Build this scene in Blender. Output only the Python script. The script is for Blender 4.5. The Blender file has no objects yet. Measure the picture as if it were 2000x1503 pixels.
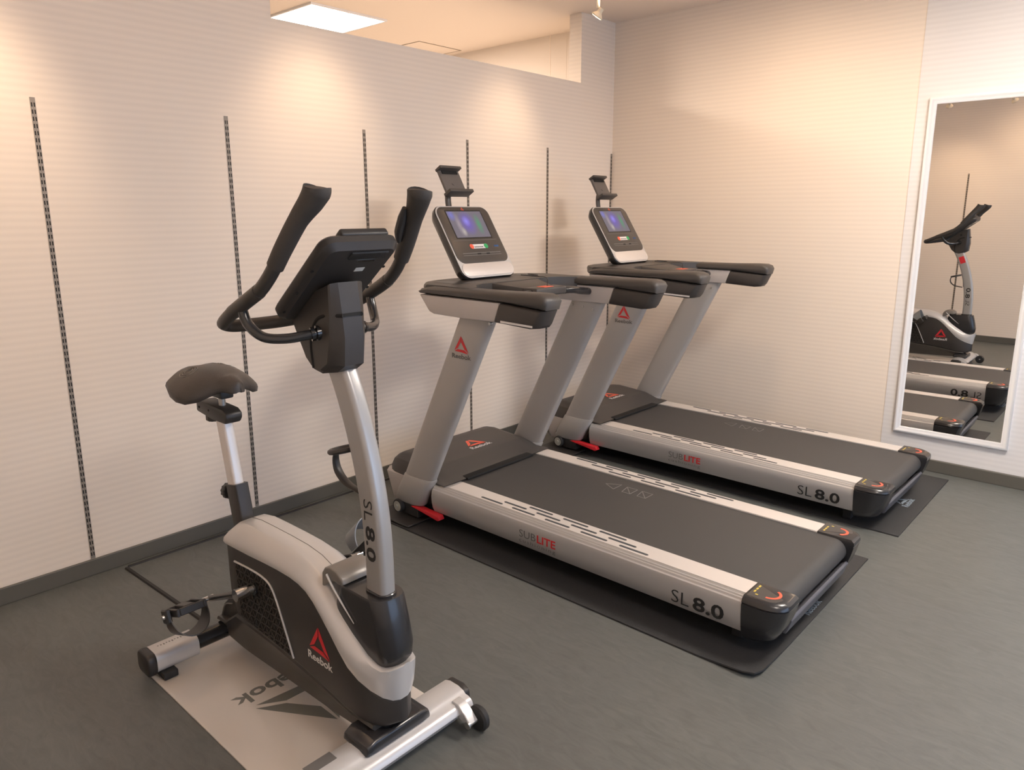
import bpy, bmesh, math, random
from mathutils import Vector, Matrix
from mathutils.bvhtree import BVHTree
random.seed(7)
PI = math.pi
SC = bpy.context.scene
COL = SC.collection

# ------------------------------------------------------------------ materials
def pmat(name, color, rough=0.5, metal=0.0, bump=0.0, bscale=60.0, var=0.0, vscale=6.0, coat=0.0, spec=0.5):
    m = bpy.data.materials.new(name); m.use_nodes = True
    nt = m.node_tree; b = nt.nodes['Principled BSDF']
    b.inputs['Base Color'].default_value = (*color, 1)
    b.inputs['Roughness'].default_value = rough
    b.inputs['Metallic'].default_value = metal
    b.inputs['Coat Weight'].default_value = coat
    b.inputs['Specular IOR Level'].default_value = spec
    tc = nt.nodes.new('ShaderNodeTexCoord')
    if var > 0:
        n = nt.nodes.new('ShaderNodeTexNoise'); n.inputs['Scale'].default_value = vscale; n.inputs['Detail'].default_value = 5
        r = nt.nodes.new('ShaderNodeMixRGB'); r.inputs[1].default_value = (*[c*(1-var) for c in color], 1)
        r.inputs[2].default_value = (*[min(1, c*(1+var)) for c in color], 1)
        nt.links.new(tc.outputs['Object'], n.inputs['Vector']); nt.links.new(n.outputs['Fac'], r.inputs[0])
        nt.links.new(r.outputs[0], b.inputs['Base Color'])
    if bump > 0:
        n2 = nt.nodes.new('ShaderNodeTexNoise'); n2.inputs['Scale'].default_value = bscale; n2.inputs['Detail'].default_value = 3
        bp = nt.nodes.new('ShaderNodeBump'); bp.inputs['Strength'].default_value = bump; bp.inputs['Distance'].default_value = 0.002
        nt.links.new(tc.outputs['Object'], n2.inputs['Vector']); nt.links.new(n2.outputs['Fac'], bp.inputs['Height'])
        nt.links.new(bp.outputs[0], b.inputs['Normal'])
    return m

def emat(name, color, strength):
    m = bpy.data.materials.new(name); m.use_nodes = True
    nt = m.node_tree; nt.nodes.clear()
    e = nt.nodes.new('ShaderNodeEmission'); o = nt.nodes.new('ShaderNodeOutputMaterial')
    e.inputs[0].default_value = (*color, 1); e.inputs[1].default_value = strength
    nt.links.new(e.outputs[0], o.inputs[0]); return m

def wallpaper(name, color):
    """pale wallpaper with fine horizontal ribs"""
    m = pmat(name, color, 0.75)
    nt = m.node_tree; b = nt.nodes['Principled BSDF']
    tc = nt.nodes.new('ShaderNodeTexCoord'); sp = nt.nodes.new('ShaderNodeSeparateXYZ')
    nt.links.new(tc.outputs['Object'], sp.inputs[0])
    no = nt.nodes.new('ShaderNodeTexNoise'); no.inputs['Scale'].default_value = 2.5
    mp = nt.nodes.new('ShaderNodeMapping'); mp.inputs['Scale'].default_value = (1, 1, 14)
    nt.links.new(tc.outputs['Object'], mp.inputs[0]); nt.links.new(mp.outputs[0], no.inputs['Vector'])
    mul = nt.nodes.new('ShaderNodeMath'); mul.operation = 'MULTIPLY'; mul.inputs[1].default_value = 2*PI/0.026
    nt.links.new(sp.outputs[2], mul.inputs[0])
    ad = nt.nodes.new('ShaderNodeMath'); ad.operation = 'MULTIPLY_ADD'; ad.inputs[1].default_value = 1.2
    nt.links.new(no.outputs['Fac'], ad.inputs[0]); nt.links.new(mul.outputs[0], ad.inputs[2])
    si = nt.nodes.new('ShaderNodeMath'); si.operation = 'SINE'; nt.links.new(ad.outputs[0], si.inputs[0])
    h = nt.nodes.new('ShaderNodeMath'); h.operation = 'MULTIPLY_ADD'; h.inputs[1].default_value = 0.5; h.inputs[2].default_value = 0.5
    nt.links.new(si.outputs[0], h.inputs[0])
    mx = nt.nodes.new('ShaderNodeMixRGB')
    mx.inputs[1].default_value = (*[c*0.97 for c in color], 1); mx.inputs[2].default_value = (*[min(1, c*1.02) for c in color], 1)
    nt.links.new(h.outputs[0], mx.inputs[0]); nt.links.new(mx.outputs[0], b.inputs['Base Color'])
    bp = nt.nodes.new('ShaderNodeBump'); bp.inputs['Strength'].default_value = 0.15; bp.inputs['Distance'].default_value = 0.0012
    nt.links.new(h.outputs[0], bp.inputs['Height']); nt.links.new(bp.outputs[0], b.inputs['Normal'])
    return m

def floor_mat():
    m = pmat('slate_vinyl', (0.1, 0.1, 0.09), 0.42)
    nt = m.node_tree; b = nt.nodes['Principled BSDF']
    tc = nt.nodes.new('ShaderNodeTexCoord')
    mp = nt.nodes.new('ShaderNodeMapping'); mp.inputs['Rotation'].default_value = (0, 0, 0.5); mp.inputs['Scale'].default_value = (1.0, 3.2, 1)
    nt.links.new(tc.outputs['Object'], mp.inputs[0])
    n1 = nt.nodes.new('ShaderNodeTexNoise'); n1.inputs['Scale'].default_value = 9; n1.inputs['Detail'].default_value = 9; n1.inputs['Roughness'].default_value = 0.68
    n1.inputs['Distortion'].default_value = 1.4
    n2 = nt.nodes.new('ShaderNodeTexNoise'); n2.inputs['Scale'].default_value = 1.6; n2.inputs['Detail'].default_value = 3
    nt.links.new(mp.outputs[0], n1.inputs['Vector']); nt.links.new(tc.outputs['Object'], n2.inputs['Vector'])
    r1 = nt.nodes.new('ShaderNodeValToRGB')
    r1.color_ramp.elements[0].position = 0.3; r1.color_ramp.elements[0].color = (0.094, 0.100, 0.094, 1)
    r1.color_ramp.elements[1].position = 0.75; r1.color_ramp.elements[1].color = (0.138, 0.144, 0.137, 1)
    nt.links.new(n1.outputs['Fac'], r1.inputs[0])
    mx = nt.nodes.new('ShaderNodeMixRGB'); mx.blend_type = 'MULTIPLY'; mx.inputs[0].default_value = 0.3
    r2 = nt.nodes.new('ShaderNodeValToRGB'); r2.color_ramp.elements[0].position = 0.35; r2.color_ramp.elements[0].color = (0.82, 0.82, 0.86, 1)
    r2.color_ramp.elements[1].position = 0.65; r2.color_ramp.elements[1].color = (1.0, 1.0, 0.97, 1)
    nt.links.new(n2.outputs['Fac'], r2.inputs[0]); nt.links.new(r1.outputs[0], mx.inputs[1]); nt.links.new(r2.outputs[0], mx.inputs[2])
    nt.links.new(mx.outputs[0], b.inputs['Base Color'])
    bp = nt.nodes.new('ShaderNodeBump'); bp.inputs['Strength'].default_value = 0.5; bp.inputs['Distance'].default_value = 0.002
    nt.links.new(n1.outputs['Fac'], bp.inputs['Height']); nt.links.new(bp.outputs[0], b.inputs['Normal'])
    return m

def screen_mat():
    """lit display: grey ground with a violet glow, green and amber streaks"""
    m = bpy.data.materials.new('display_picture'); m.use_nodes = True
    nt = m.node_tree; nt.nodes.clear(); L = nt.links
    tc = nt.nodes.new('ShaderNodeTexCoord'); sp = nt.nodes.new('ShaderNodeSeparateXYZ'); L.new(tc.outputs['UV'], sp.inputs[0])
    base = None
    col = nt.nodes.new('ShaderNodeRGB'); col.outputs[0].default_value = (0.19, 0.165, 0.195, 1); base = col.outputs[0]
    def blob(cx, cy, rx, ry, c, base):
        mp = nt.nodes.new('ShaderNodeMapping'); mp.inputs['Location'].default_value = (-cx/rx, -cy/ry, 0); mp.inputs['Scale'].default_value = (1/rx, 1/ry, 0)
        L.new(tc.outputs['UV'], mp.inputs[0])
        g = nt.nodes.new('ShaderNodeTexGradient'); g.gradient_type = 'SPHERICAL'; L.new(mp.outputs[0], g.inputs[0])
        mx = nt.nodes.new('ShaderNodeMixRGB'); mx.inputs[2].default_value = (*c, 1)
        L.new(g.outputs['Fac'], mx.inputs[0]); L.new(base, mx.inputs[1]); return mx.outputs[0]
    base = blob(0.48, 0.55, 0.26, 0.5, (0.17, 0.11, 0.50), base)
    base = blob(0.46, 0.62, 0.12, 0.22, (0.30, 0.26, 0.78), base)
    base = blob(0.80, 0.5, 0.10, 0.45, (0.10, 0.30, 0.17), base)
    base = blob(0.22, 0.5, 0.09, 0.5, (0.36, 0.30, 0.34), base)
    base = blob(0.10, 0.85, 0.12, 0.25, (0.2, 0.2, 0.55), base)
    base = blob(0.28, 0.22, 0.08, 0.2, (0.5, 0.45, 0.42), base)
    e = nt.nodes.new('ShaderNodeEmission'); e.inputs[1].default_value = 1.0
    gl = nt.nodes.new('ShaderNodeBsdfGlossy'); gl.inputs['Roughness'].default_value = 0.12; gl.inputs[0].default_value = (0.05, 0.05, 0.05, 1)
    ad = nt.nodes.new('ShaderNodeAddShader'); o = nt.nodes.new('ShaderNodeOutputMaterial')
    L.new(base, e.inputs[0]); L.new(e.outputs[0], ad.inputs[0]); L.new(gl.outputs[0], ad.inputs[1]); L.new(ad.outputs[0], o.inputs[0])
    return m

WALL = wallpaper('cream_wallpaper', (0.79, 0.705, 0.615))
WALLW = wallpaper('white_wallpaper', (0.715, 0.705, 0.705))
PLAINW = pmat('plain_wall_paint', (0.74, 0.67, 0.60), 0.7)
CEIL = pmat('ceiling_paint', (0.90, 0.79, 0.69), 0.8)
FLOOR = floor_mat()
BASEB = pmat('grey_vinyl_skirting', (0.105, 0.10, 0.085), 0.45)
SILVER = pmat('silver_paint', (0.46, 0.45, 0.445), 0.38, 0.35, spec=0.5)
SILVERL = pmat('light_silver_paint', (0.58, 0.57, 0.565), 0.32, 0.25, coat=0.3)
ALU = pmat('brushed_aluminium', (0.74, 0.70, 0.67), 0.38, 0.35)
GREYUP = pmat('grey_painted_steel', (0.40, 0.385, 0.37), 0.45, 0.2)
PANELG = pmat('pale_grey_plastic', (0.50, 0.47, 0.455), 0.45, 0.1)
BLACK = pmat('black_plastic', (0.030, 0.028, 0.027), 0.42, bump=0.15, bscale=500)
DARK = pmat('charcoal_plastic', (0.062, 0.056, 0.052), 0.45, bump=0.2, bscale=500)
GLOSS = pmat('gloss_black', (0.016, 0.016, 0.017), 0.16, coat=0.3)
VOID = pmat('dark_recess', (0.006, 0.006, 0.006), 0.8)
RUBBER = pmat('black_rubber', (0.022, 0.021, 0.021), 0.7, bump=0.3, bscale=300)
FOAM = pmat('grip_foam', (0.042, 0.038, 0.035), 0.62, bump=0.4, bscale=700)
SADDLE = pmat('saddle_vinyl', (0.055, 0.048, 0.044), 0.42, bump=0.3, bscale=300)
BELT = pmat('running_belt_rubber', (0.052, 0.050, 0.049), 0.55, bump=0.5, bscale=900, var=0.06, vscale=200)
MAT = pmat('textured_rubber_mat', (0.030, 0.030, 0.031), 0.6, bump=0.8, bscale=260, var=0.1, vscale=90)
MATW = pmat('clear_coated_white_mat', (0.60, 0.56, 0.52), 0.28, coat=0.4)
TUBE = pmat('black_powder_coat', (0.020, 0.021, 0.023), 0.25, coat=0.4)
CHROME = pmat('chrome', (0.75, 0.74, 0.72), 0.12, 1.0)
STEEL = pmat('steel', (0.45, 0.44, 0.42), 0.3, 0.9)
RED = pmat('signal_red', (0.62, 0.02, 0.03), 0.45)
REDP = pmat('print_red', (0.58, 0.025, 0.03), 0.5)
ORANGE = pmat('label_orange', (0.85, 0.13, 0.07), 0.5)
YELLOW = pmat('label_yellow', (0.62, 0.48, 0.08), 0.5)
GREEN = pmat('key_green', (0.03, 0.38, 0.12), 0.5)
BLUEL = pmat('mark_blue', (0.02, 0.08, 0.22), 0.4)
INK = pmat('print_black', (0.012, 0.012, 0.012), 0.5)
INKG = pmat('print_grey', (0.13, 0.125, 0.12), 0.5)
INKM = pmat('mat_print_grey', (0.17, 0.17, 0.155), 0.4)
INKW = pmat('print_white', (0.72, 0.70, 0.69), 0.5)
LABELW = pmat('paper_label', (0.6, 0.6, 0.58), 0.6)
MARK = pmat('belt_mark_grey', (0.20, 0.195, 0.19), 0.6)
SLOT = pmat('grip_slot_rubber', (0.055, 0.062, 0.068), 0.6)
BEIGE = pmat('cream_metal', (0.66, 0.60, 0.48), 0.35)
FRAME = pmat('white_gloss_frame', (0.74, 0.75, 0.77), 0.3)
SCREEN = screen_mat()
MIRROR = pmat('silvered_glass', (0.86, 0.84, 0.81), 0.0, 1.0)
PANELL = emat('lit_diffuser', (1.0, 0.97, 0.92), 9.0)
FILLGLOW = emat('added_box_glow', (1.0, 0.86, 0.72), 3.0)
LENS = emat('lit_halogen', (1.0, 0.72, 0.42), 14.0)
GLASS = pmat('window_glass', (1, 1, 1), 0.0)
GLASS.node_tree.nodes['Principled BSDF'].inputs['Transmission Weight'].default_value = 1.0

# ------------------------------------------------------------------ mesh helpers
class MB:
    def __init__(s): s.bm = bmesh.new()
    def ring_loft(s, rings, cap=True, closed=True):
        vs = [[s.bm.verts.new(p) for p in r] for r in rings]
        n = len(vs[0])
        for a, b in zip(vs, vs[1:]):
            for i in range(n if closed else n-1):
                j = (i+1) % n
                try: s.bm.faces.new((a[i], a[j], b[j], b[i]))
                except ValueError: pass
        if cap and closed:
            for r in (vs[0][::-1], vs[-1]):
                try: s.bm.faces.new(r)
                except ValueError: pass
        return s
    def box(s, x0, x1, y0, y1, z0, z1, M=None):
        c = [(x, y, z) for z in (z0, z1) for x, y in ((x0, y0), (x1, y0), (x1, y1), (x0, y1))]
        if M is not None: c = [M @ Vector(p) for p in c]
        return s.ring_loft([c[:4], c[4:]])
    def prism(s, pts, a, b, axis='y'):
        """outline in the two other axes, extruded from a to b along axis"""
        if axis == 'y': f = lambda p, t: (p[0], t, p[1])
        elif axis == 'x': f = lambda p, t: (t, p[0], p[1])
        else: f = lambda p, t: (p[0], p[1], t)
        return s.ring_loft([[f(p, a) for p in pts], [f(p, b) for p in pts]])
    def tube(s, path, r, n=14, cap=True, ry=None, up=(0, 0, 1), smooth=True, step=6):
        P = [Vector(p) for p in path]
        R = r if isinstance(r, (list, tuple)) else [r]*len(P)
        if smooth and len(P) > 2: P, R = catmull(P, R, step)
        rings = []; T0 = (P[1]-P[0]).normalized(); U = Vector(up)
        N = (U - T0*U.dot(T0));  N = N.normalized() if N.length > 1e-4 else T0.orthogonal().normalized()
        for i, p in enumerate(P):
            T = (P[min(i+1, len(P)-1)] - P[max(i-1, 0)]).normalized()
            N = (N - T*N.dot(T)).normalized(); B = T.cross(N)
            k = ry if ry is not None else 1.0
            rings.append([p + N*(math.cos(2*PI*j/n)*R[i]*k) + B*(math.sin(2*PI*j/n)*R[i]) for j in range(n)])
        return s.ring_loft(rings, cap)
    def lathe(s, prof, M, n=24):
        """prof: (radius, height) pairs about local z, placed by matrix M"""
        rings = [[M @ Vector((max(r, 1e-5)*math.cos(2*PI*i/n), max(r, 1e-5)*math.sin(2*PI*i/n), h)) for i in range(n)] for r, h in prof]
        return s.ring_loft(rings)
    def bevel(s, w, seg=2, ang=30):
        bmesh.ops.remove_doubles(s.bm, verts=s.bm.verts, dist=1e-5)
        bmesh.ops.recalc_face_normals(s.bm, faces=s.bm.faces)
        es = [e for e in s.bm.edges if len(e.link_faces) == 2 and e.calc_face_angle(0) > math.radians(ang)]
        if es: bmesh.ops.bevel(s.bm, geom=es, offset=w, segments=seg, profile=0.5, affect='EDGES', clamp_overlap=True)
        return s
    def build(s, name, mat, parent=None, smooth=35, recalc=True):
        bm = s.bm
        if recalc:
            bmesh.ops.recalc_face_normals(bm, faces=bm.faces)
        lim = math.radians(smooth)
        for f in bm.faces: f.smooth = smooth > 0
        for e in bm.edges:
            if len(e.link_faces) == 2 and e.calc_face_angle(0) > lim: e.smooth = False
        me = bpy.data.meshes.new(name); bm.to_mesh(me); bm.free()
        me.materials.append(mat)
        o = bpy.data.objects.new(name, me); COL.objects.link(o)
        if parent is not None: o.parent = parent
        return o

def catmull(P, R, step=6):
    out, ro = [], []
    n = len(P)
    for i in range(n-1):
        p0 = P[i-1] if i else P[0]*2-P[1]; p1 = P[i]; p2 = P[i+1]; p3 = P[i+2] if i+2 < n else P[-1]*2-P[-2]
        for k in range(step):
            t = k/step
            out.append(0.5*((2*p1)+(p2-p0)*t+(2*p0-5*p1+4*p2-p3)*t*t+(3*p1-p0-3*p2+p3)*t**3))
            ro.append(R[i]*(1-t)+R[i+1]*t)
    out.append(P[-1]); ro.append(R[-1]); return out, ro

def rrect(hw, hh, r, n=4):
    """rounded rectangle outline centred on 0"""
    pts = []
    for cx, cy, a in ((hw-r, hh-r, 0), (-hw+r, hh-r, 90), (-hw+r, -hh+r, 180), (hw-r, -hh+r, 270)):
        for i in range(n+1):
            t = math.radians(a+90*i/n); pts.append((cx+r*math.cos(t), cy+r*math.sin(t)))
    return pts

def curve2(pts, step=5):
    P, _ = catmull([Vector((p[0], p[1], 0)) for p in pts], [0]*len(pts), step)
    return [(p.x, p.y) for p in P]

def tag(o, label=None, cat=None, group=None, kind=None):
    if label: o['label'] = label
    if cat: o['category'] = cat
    if group: o['group'] = group
    if kind: o['kind'] = kind
    return o
def thing(name, loc, label, cat, group=None, rz=0):
    o = bpy.data.objects.new(name, None); COL.objects.link(o); o.empty_display_size = 0.1
    o.location = loc; o.rotation_euler = (0, 0, rz)
    return tag(o, label, cat, group)
def struct(name, mb, mat, smooth=0):
    o = mb.build(name, mat, None, smooth); o['kind'] = 'structure'; return o

def frame(o, r, u):
    """matrix whose x is r, y is u, z is their cross product (outward), at o"""
    r = Vector(r).normalized(); u = Vector(u); u = (u - r*u.dot(r)).normalized(); n = r.cross(u)
    M = Matrix((r, u, n)).transposed().to_4x4(); M.translation = Vector(o); return M

def text_bm(s, M, height, depth=0.0006, bold=0.0, align='LEFT', sx=1.0, track=1.0, width=None):
    cu = bpy.data.curves.new('lettering', 'FONT'); cu.body = s; cu.size = 1.0; cu.offset = bold; cu.align_x = 'LEFT'
    cu.space_character = track; cu.resolution_u = 3
    ob = bpy.data.objects.new('lettering', cu); COL.objects.link(ob)
    bpy.context.view_layer.update()
    me = bpy.data.meshes.new_from_object(ob.evaluated_get(bpy.context.evaluated_depsgraph_get()))
    bpy.data.objects.remove(ob); bpy.data.curves.remove(cu)
    mb = MB(); mb.bm.from_mesh(me); bpy.data.meshes.remove(me)
    xs = [v.co.x for v in mb.bm.verts]; ys = [v.co.y for v in mb.bm.verts]
    x0, x1, y0, y1 = min(xs), max(xs), min(ys), max(ys)
    k = height/0.73
    kx = (width/(x1-x0)) if width else k*sx
    off = {'LEFT': 0, 'CENTER': -0.5, 'RIGHT': -1}[align]*(x1-x0)*kx
    geom = bmesh.ops.extrude_face_region(mb.bm, geom=mb.bm.faces[:])
    top = {v for v in geom['geom'] if isinstance(v, bmesh.types.BMVert)}
    for v in mb.bm.verts:
        z = depth if v in top else 0.00005
        v.co = M @ Vector(((v.co.x-x0)*kx+off, v.co.y*k, z))
    return mb

DELTA = [[(-0.03, 1.0), (-0.60, 0.10), (-0.30, 0.26), (-0.05, 0.66)],
         [(0.0, 1.0), (0.60, 0.02), (0.27, 0.22), (0.0, 0.62)],
         [(-0.58, 0.05), (-0.30, 0.19), (0.24, 0.17), (0.56, -0.04), (0.0, 0.02)]]
def delta_bm(M, size, depth=0.0006, mb=None):
    mb = mb or MB()
    for poly in DELTA:
        mb.ring_loft([[M @ Vector((x*size, y*size, z)) for x, y in poly] for z in (0.00005, depth)])
    return mb
def brand(parent, M, size, red, ink, letters=True, wk=1.25, lh=0.30):
    delta_bm(M, size).build('logo', red, parent, 0)
    if letters:
        M2 = M @ Matrix.Translation((0, -0.38*size, 0))
        text_bm('Reebok', M2, lh*size, align='CENTER', bold=0.012, width=wk*size).build('lettering', ink, parent, 0)

# ------------------------------------------------------------------ camera
yaw, pit, rol = 0.7317095826779751, -0.21373696481461704, -0.0019951557381825023
Fv = Vector((-math.sin(yaw)*math.cos(pit), math.cos(yaw)*math.cos(pit), math.sin(pit)))
R0 = Vector((math.cos(yaw), math.sin(yaw), 0)); U0 = R0.cross(Fv)
Rv = R0*math.cos(rol)+U0*math.sin(rol); Uv = U0*math.cos(rol)-R0*math.sin(rol)
cam = bpy.data.cameras.new('camera'); co = bpy.data.objects.new('camera', cam); COL.objects.link(co)
Mc = Matrix((Rv, Uv, -Fv)).transposed().to_4x4(); Mc.translation = (0, 0, 1.45); co.matrix_world = Mc
cam.sensor_width = 36; cam.sensor_fit = 'HORIZONTAL'; cam.lens = 1435.249/2000*36
cam.shift_x = -0.001075; cam.shift_y = -0.013468; cam.clip_start = 0.05
SC.camera = co

# ------------------------------------------------------------------ room
XL, YB, YF, XR, HC = -3.134, 4.56, -0.58, 3.2, 2.725
XL2 = -3.234                                    # far face of the left partition
struct('floor', MB().box(-6.2, XR+0.1, YF-0.1, 4.75, -0.1, 0), FLOOR)
struct('ceiling', MB().box(-6.2, XR+0.1, YF-0.1, 4.75, HC, HC+0.1), CEIL)
m = MB()
OY0, OY1, OZ = 1.893, 4.172, 2.288
m.box(XL2, XL, YF, OY0, 0, HC); m.box(XL2, XL, OY0, OY1, 0, OZ); m.box(XL2, XL, OY1, YB, 0, HC)
struct('wall_left', m, WALL)
struct('wall_back', MB().box(-6.2, XR+0.1, YB, YB+0.12, 0, HC), WALL)
struct('wall_front', MB().box(-6.2, XR+0.1, YF-0.12, YF, 0, HC), WALL)
struct('wall_far_side', MB().box(-6.2, -6.1, YF, YB, 0, HC), PLAINW)
# right wall with a wide shop window
WY0, WY1, WZ0, WZ1 = 0.3, 4.1, 0.25, 2.35
m = MB(); m.box(XR, XR+0.1, YF, WY0, 0, HC); m.box(XR, XR+0.1, WY1, YB, 0, HC)
m.box(XR, XR+0.1, WY0, WY1, 0, WZ0); m.box(XR, XR+0.1, WY0, WY1, WZ1, HC)
struct('wall_right', m, WALLW)
m = MB()
for y in (WY0, WY0+(WY1-WY0)/3, WY0+2*(WY1-WY0)/3, WY1): m.box(XR, XR+0.06, y-0.03, y+0.03, WZ0, WZ1)
for z in (WZ0, WZ1): m.box(XR+0.001, XR+0.059, WY0, WY1, z-0.03, z+0.03)
struct('window_1', m, FRAME)
# white section of the back wall that carries the mirror
struct('trim_1', MB().box(-1.165, XR, YB-0.003, YB, 0.066, HC), WALLW)
struct('baseboard_left', MB().box(XL, XL+0.012, YF, YB, 0, 0.068).bevel(0.003), BASEB)
struct('baseboard_back', MB().box(-1.165, XR, YB-0.022, YB, 0, 0.068).bevel(0.003), BASEB)
struct('trim_2', MB().box(XL+0.012, -1.165, YB-0.012, YB, 0, 0.10).bevel(0.002), BASEB)
struct('baseboard_front', MB().box(XL+0.012, XR, YF, YF+0.012, 0, 0.068).bevel(0.003), BASEB)
m = MB(); m.box(-6.1, XL2, YB-0.02, YB, 0, HC); m.box(-3.55, -3.5445, YB-0.021, YB-0.0205, 0, HC)
struct('trim_3', m, PLAINW)
struct('trim_4', MB().box(-3.702, -3.698, YB-0.022, YB-0.02, 0, HC), CEIL)

# perforated shelf uprights let into the wallpaper
def shelf_rail(name, x, y, zt, zb, along, label, group='slotted shelf uprights let into the wallpaper'):
    """along: 'x' wall runs in x (front wall) or 'y' (left wall)"""
    t = thing(name, (x, y, 0), label, 'shelf rail', group)
    w = 0.0085
    M = Matrix.Identity(4) if along == 'y' else Matrix.Rotation(PI/2, 4, 'Z')
    m = MB(); m.box(0.0004, 0.0024, -w, w, zb, zt, M); m.build('rail_strip', STEELG, t, 0)
    m = MB(); z = zb+0.012
    while z < zt-0.02:
        for s in (-1, 1): m.box(0.0024, 0.0030, s*0.0042-0.0019, s*0.0042+0.0019, z, z+0.0145, M)
        z += 0.0245
    m.build('slot_row', VOID, t, 0)
    return t
STEELG = pmat('weathered_strip_metal', (0.27, 0.235, 0.20), 0.5, 0.2)
W_ = ['slotted shelf upright nearest the left edge of the photo', 'slotted shelf upright in the wallpaper behind the bike saddle',
      'slotted shelf upright in the wallpaper right of the bike console', 'slotted shelf upright behind the front treadmill console',
      'slotted shelf upright between the two treadmill consoles', 'slotted shelf upright tucked in the room corner']
for i in range(6):
    y = [0.917+0.7275*k for k in range(5)][i] if i < 5 else 4.548
    shelf_rail('shelf_upright', XL, y, 1.853, 0.069, 'y', W_[i])
shelf_rail('shelf_upright', -1.87, YF, 1.853, 0.069, 'x', 'slotted shelf upright seen only as a reflection in the tall mirror')

# mirror
mx0, mx1, mz0, mz1, my = -1.101, -0.538, 0.199, 2.036, YB-0.003
t = thing('wall_mirror', ((mx0+mx1)/2, my, mz0), 'tall rectangular wall mirror in a moulded white frame', 'mirror')
hw, hh = (mx1-mx0)/2, mz1-mz0
prof = [(0.0, 0.0), (0.0, 0.018), (0.006, 0.022), (0.012, 0.021), (0.016, 0.017), (0.026, 0.016), (0.034, 0.012), (0.036, 0.004), (0.036, 0.0)]
m = MB(); rings = []
for sx, sz in ((-1, 0), (1, 0), (1, 1), (-1, 1)):
    rings.append([Vector((sx*(hw-d), -h, (d if sz == 0 else hh-d))) for d, h in prof])
m.ring_loft(rings+[rings[0]], cap=False); m.build('mirror_frame', FRAME, t, 50)
MB().box(-hw+0.03, hw-0.03, -0.008, -0.002, 0.03, hh-0.03).build('mirror_glass', MIRROR, t, 0)
m = MB(); m.box(-hw+0.02, hw-0.02, -0.0015, -0.0001, 0.02, hh-0.02); m.build('backing_board', BEIGE, t, 0)

# ceiling hatch and luminaire in the space beyond the partition
def hatch(x0, x1, y0, y1):
    t = thing('ceiling_hatch', ((x0+x1)/2, (y0+y1)/2, HC), 'square access hatch outlined in the ceiling beyond the partition', 'ceiling hatch')
    a, b = (x1-x0)/2, (y1-y0)/2; w = 0.009
    m = MB()
    for q in ((-a, a, -b, -b+w), (-a, a, b-w, b), (-a, -a+w, -b+w, b-w), (a-w, a, -b+w, b-w)): m.box(*q, -0.003, 0)
    m.build('hatch_frame', pmat('hatch_edge', (0.30, 0.24, 0.17), 0.5), t, 0)
    MB().box(-a+w, a-w, -b+w, b-w, -0.002, 0).build('hatch_panel', CEIL, t, 0)
hatch(-5.0, -4.555, 4.005, 4.455)

def ceiling_light(x0, x1, y0, y1, label, power, color=(1, 0.93, 0.84), side=0):
    t = thing('ceiling_light', ((x0+x1)/2, (y0+y1)/2, HC), label, 'ceiling light', None)
    a, b = (x1-x0)/2, (y1-y0)/2; w = 0.014
    m = MB()
    for q in ((-a, a, -b, -b+w), (-a, a, b-w, b), (-a, -a+w, -b+w, b-w), (a-w, a, -b+w, b-w)): m.box(*q, -0.012, 0)
    m.build('light_frame', FRAME, t, 0)
    MB().box(-a+w, a-w, -b+w, b-w, -0.006, -0.001).build('diffuser', PANELL, t, 0)
    m = MB(); m.box(-a+w, a-w, -0.004, 0.004, -0.009, -0.0062); m.build('crossbar', FRAME, t, 0)
    l = bpy.data.lights.new('ceiling_light_lamp', 'AREA'); l.shape = 'RECTANGLE'; l.size = 2*a-0.05; l.size_y = 2*b-0.05
    l.energy = power; l.color = color
    o = bpy.data.objects.new('lamp', l); COL.objects.link(o); o.parent = t; o.location = (0, 0, -0.016 if not side else -0.105)
    if side:                                # added glowing box and point lamps, out of view, to brighten the ceiling
        MB().box(-a+w, a-w, -b+w, b-w, -0.10, -0.0125).bevel(0.02).build('added_glow_box', FILLGLOW, t)
        for dx, dy in ((0, b+0.04), (0, -b-0.04), (a+0.04, 0), (-a-0.04, 0)):
            l = bpy.data.lights.new('side_fill', 'POINT'); l.energy = side/4; l.color = (1, 0.80, 0.64); l.shadow_soft_size = 0.05
            o = bpy.data.objects.new('lamp', l); COL.objects.link(o); o.parent = t; o.location = (dx, dy, -0.12)
ceiling_light(-4.80, -4.231, 2.841, 3.44, 'glowing square ceiling panel light beyond the partition', 110, (1, 0.82, 0.68))
ceiling_light(0.2, 0.8, 0.8, 1.4, 'unseen square ceiling panel light added over the middle of the room', 22, (1, 0.90, 0.82), 16)  # this panel and the next are added out of view to light the room
ceiling_light(-0.25, 0.35, 2.85, 3.45, 'unseen square ceiling panel light added near the tall mirror', 66, (1, 0.92, 0.84), 20)

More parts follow.
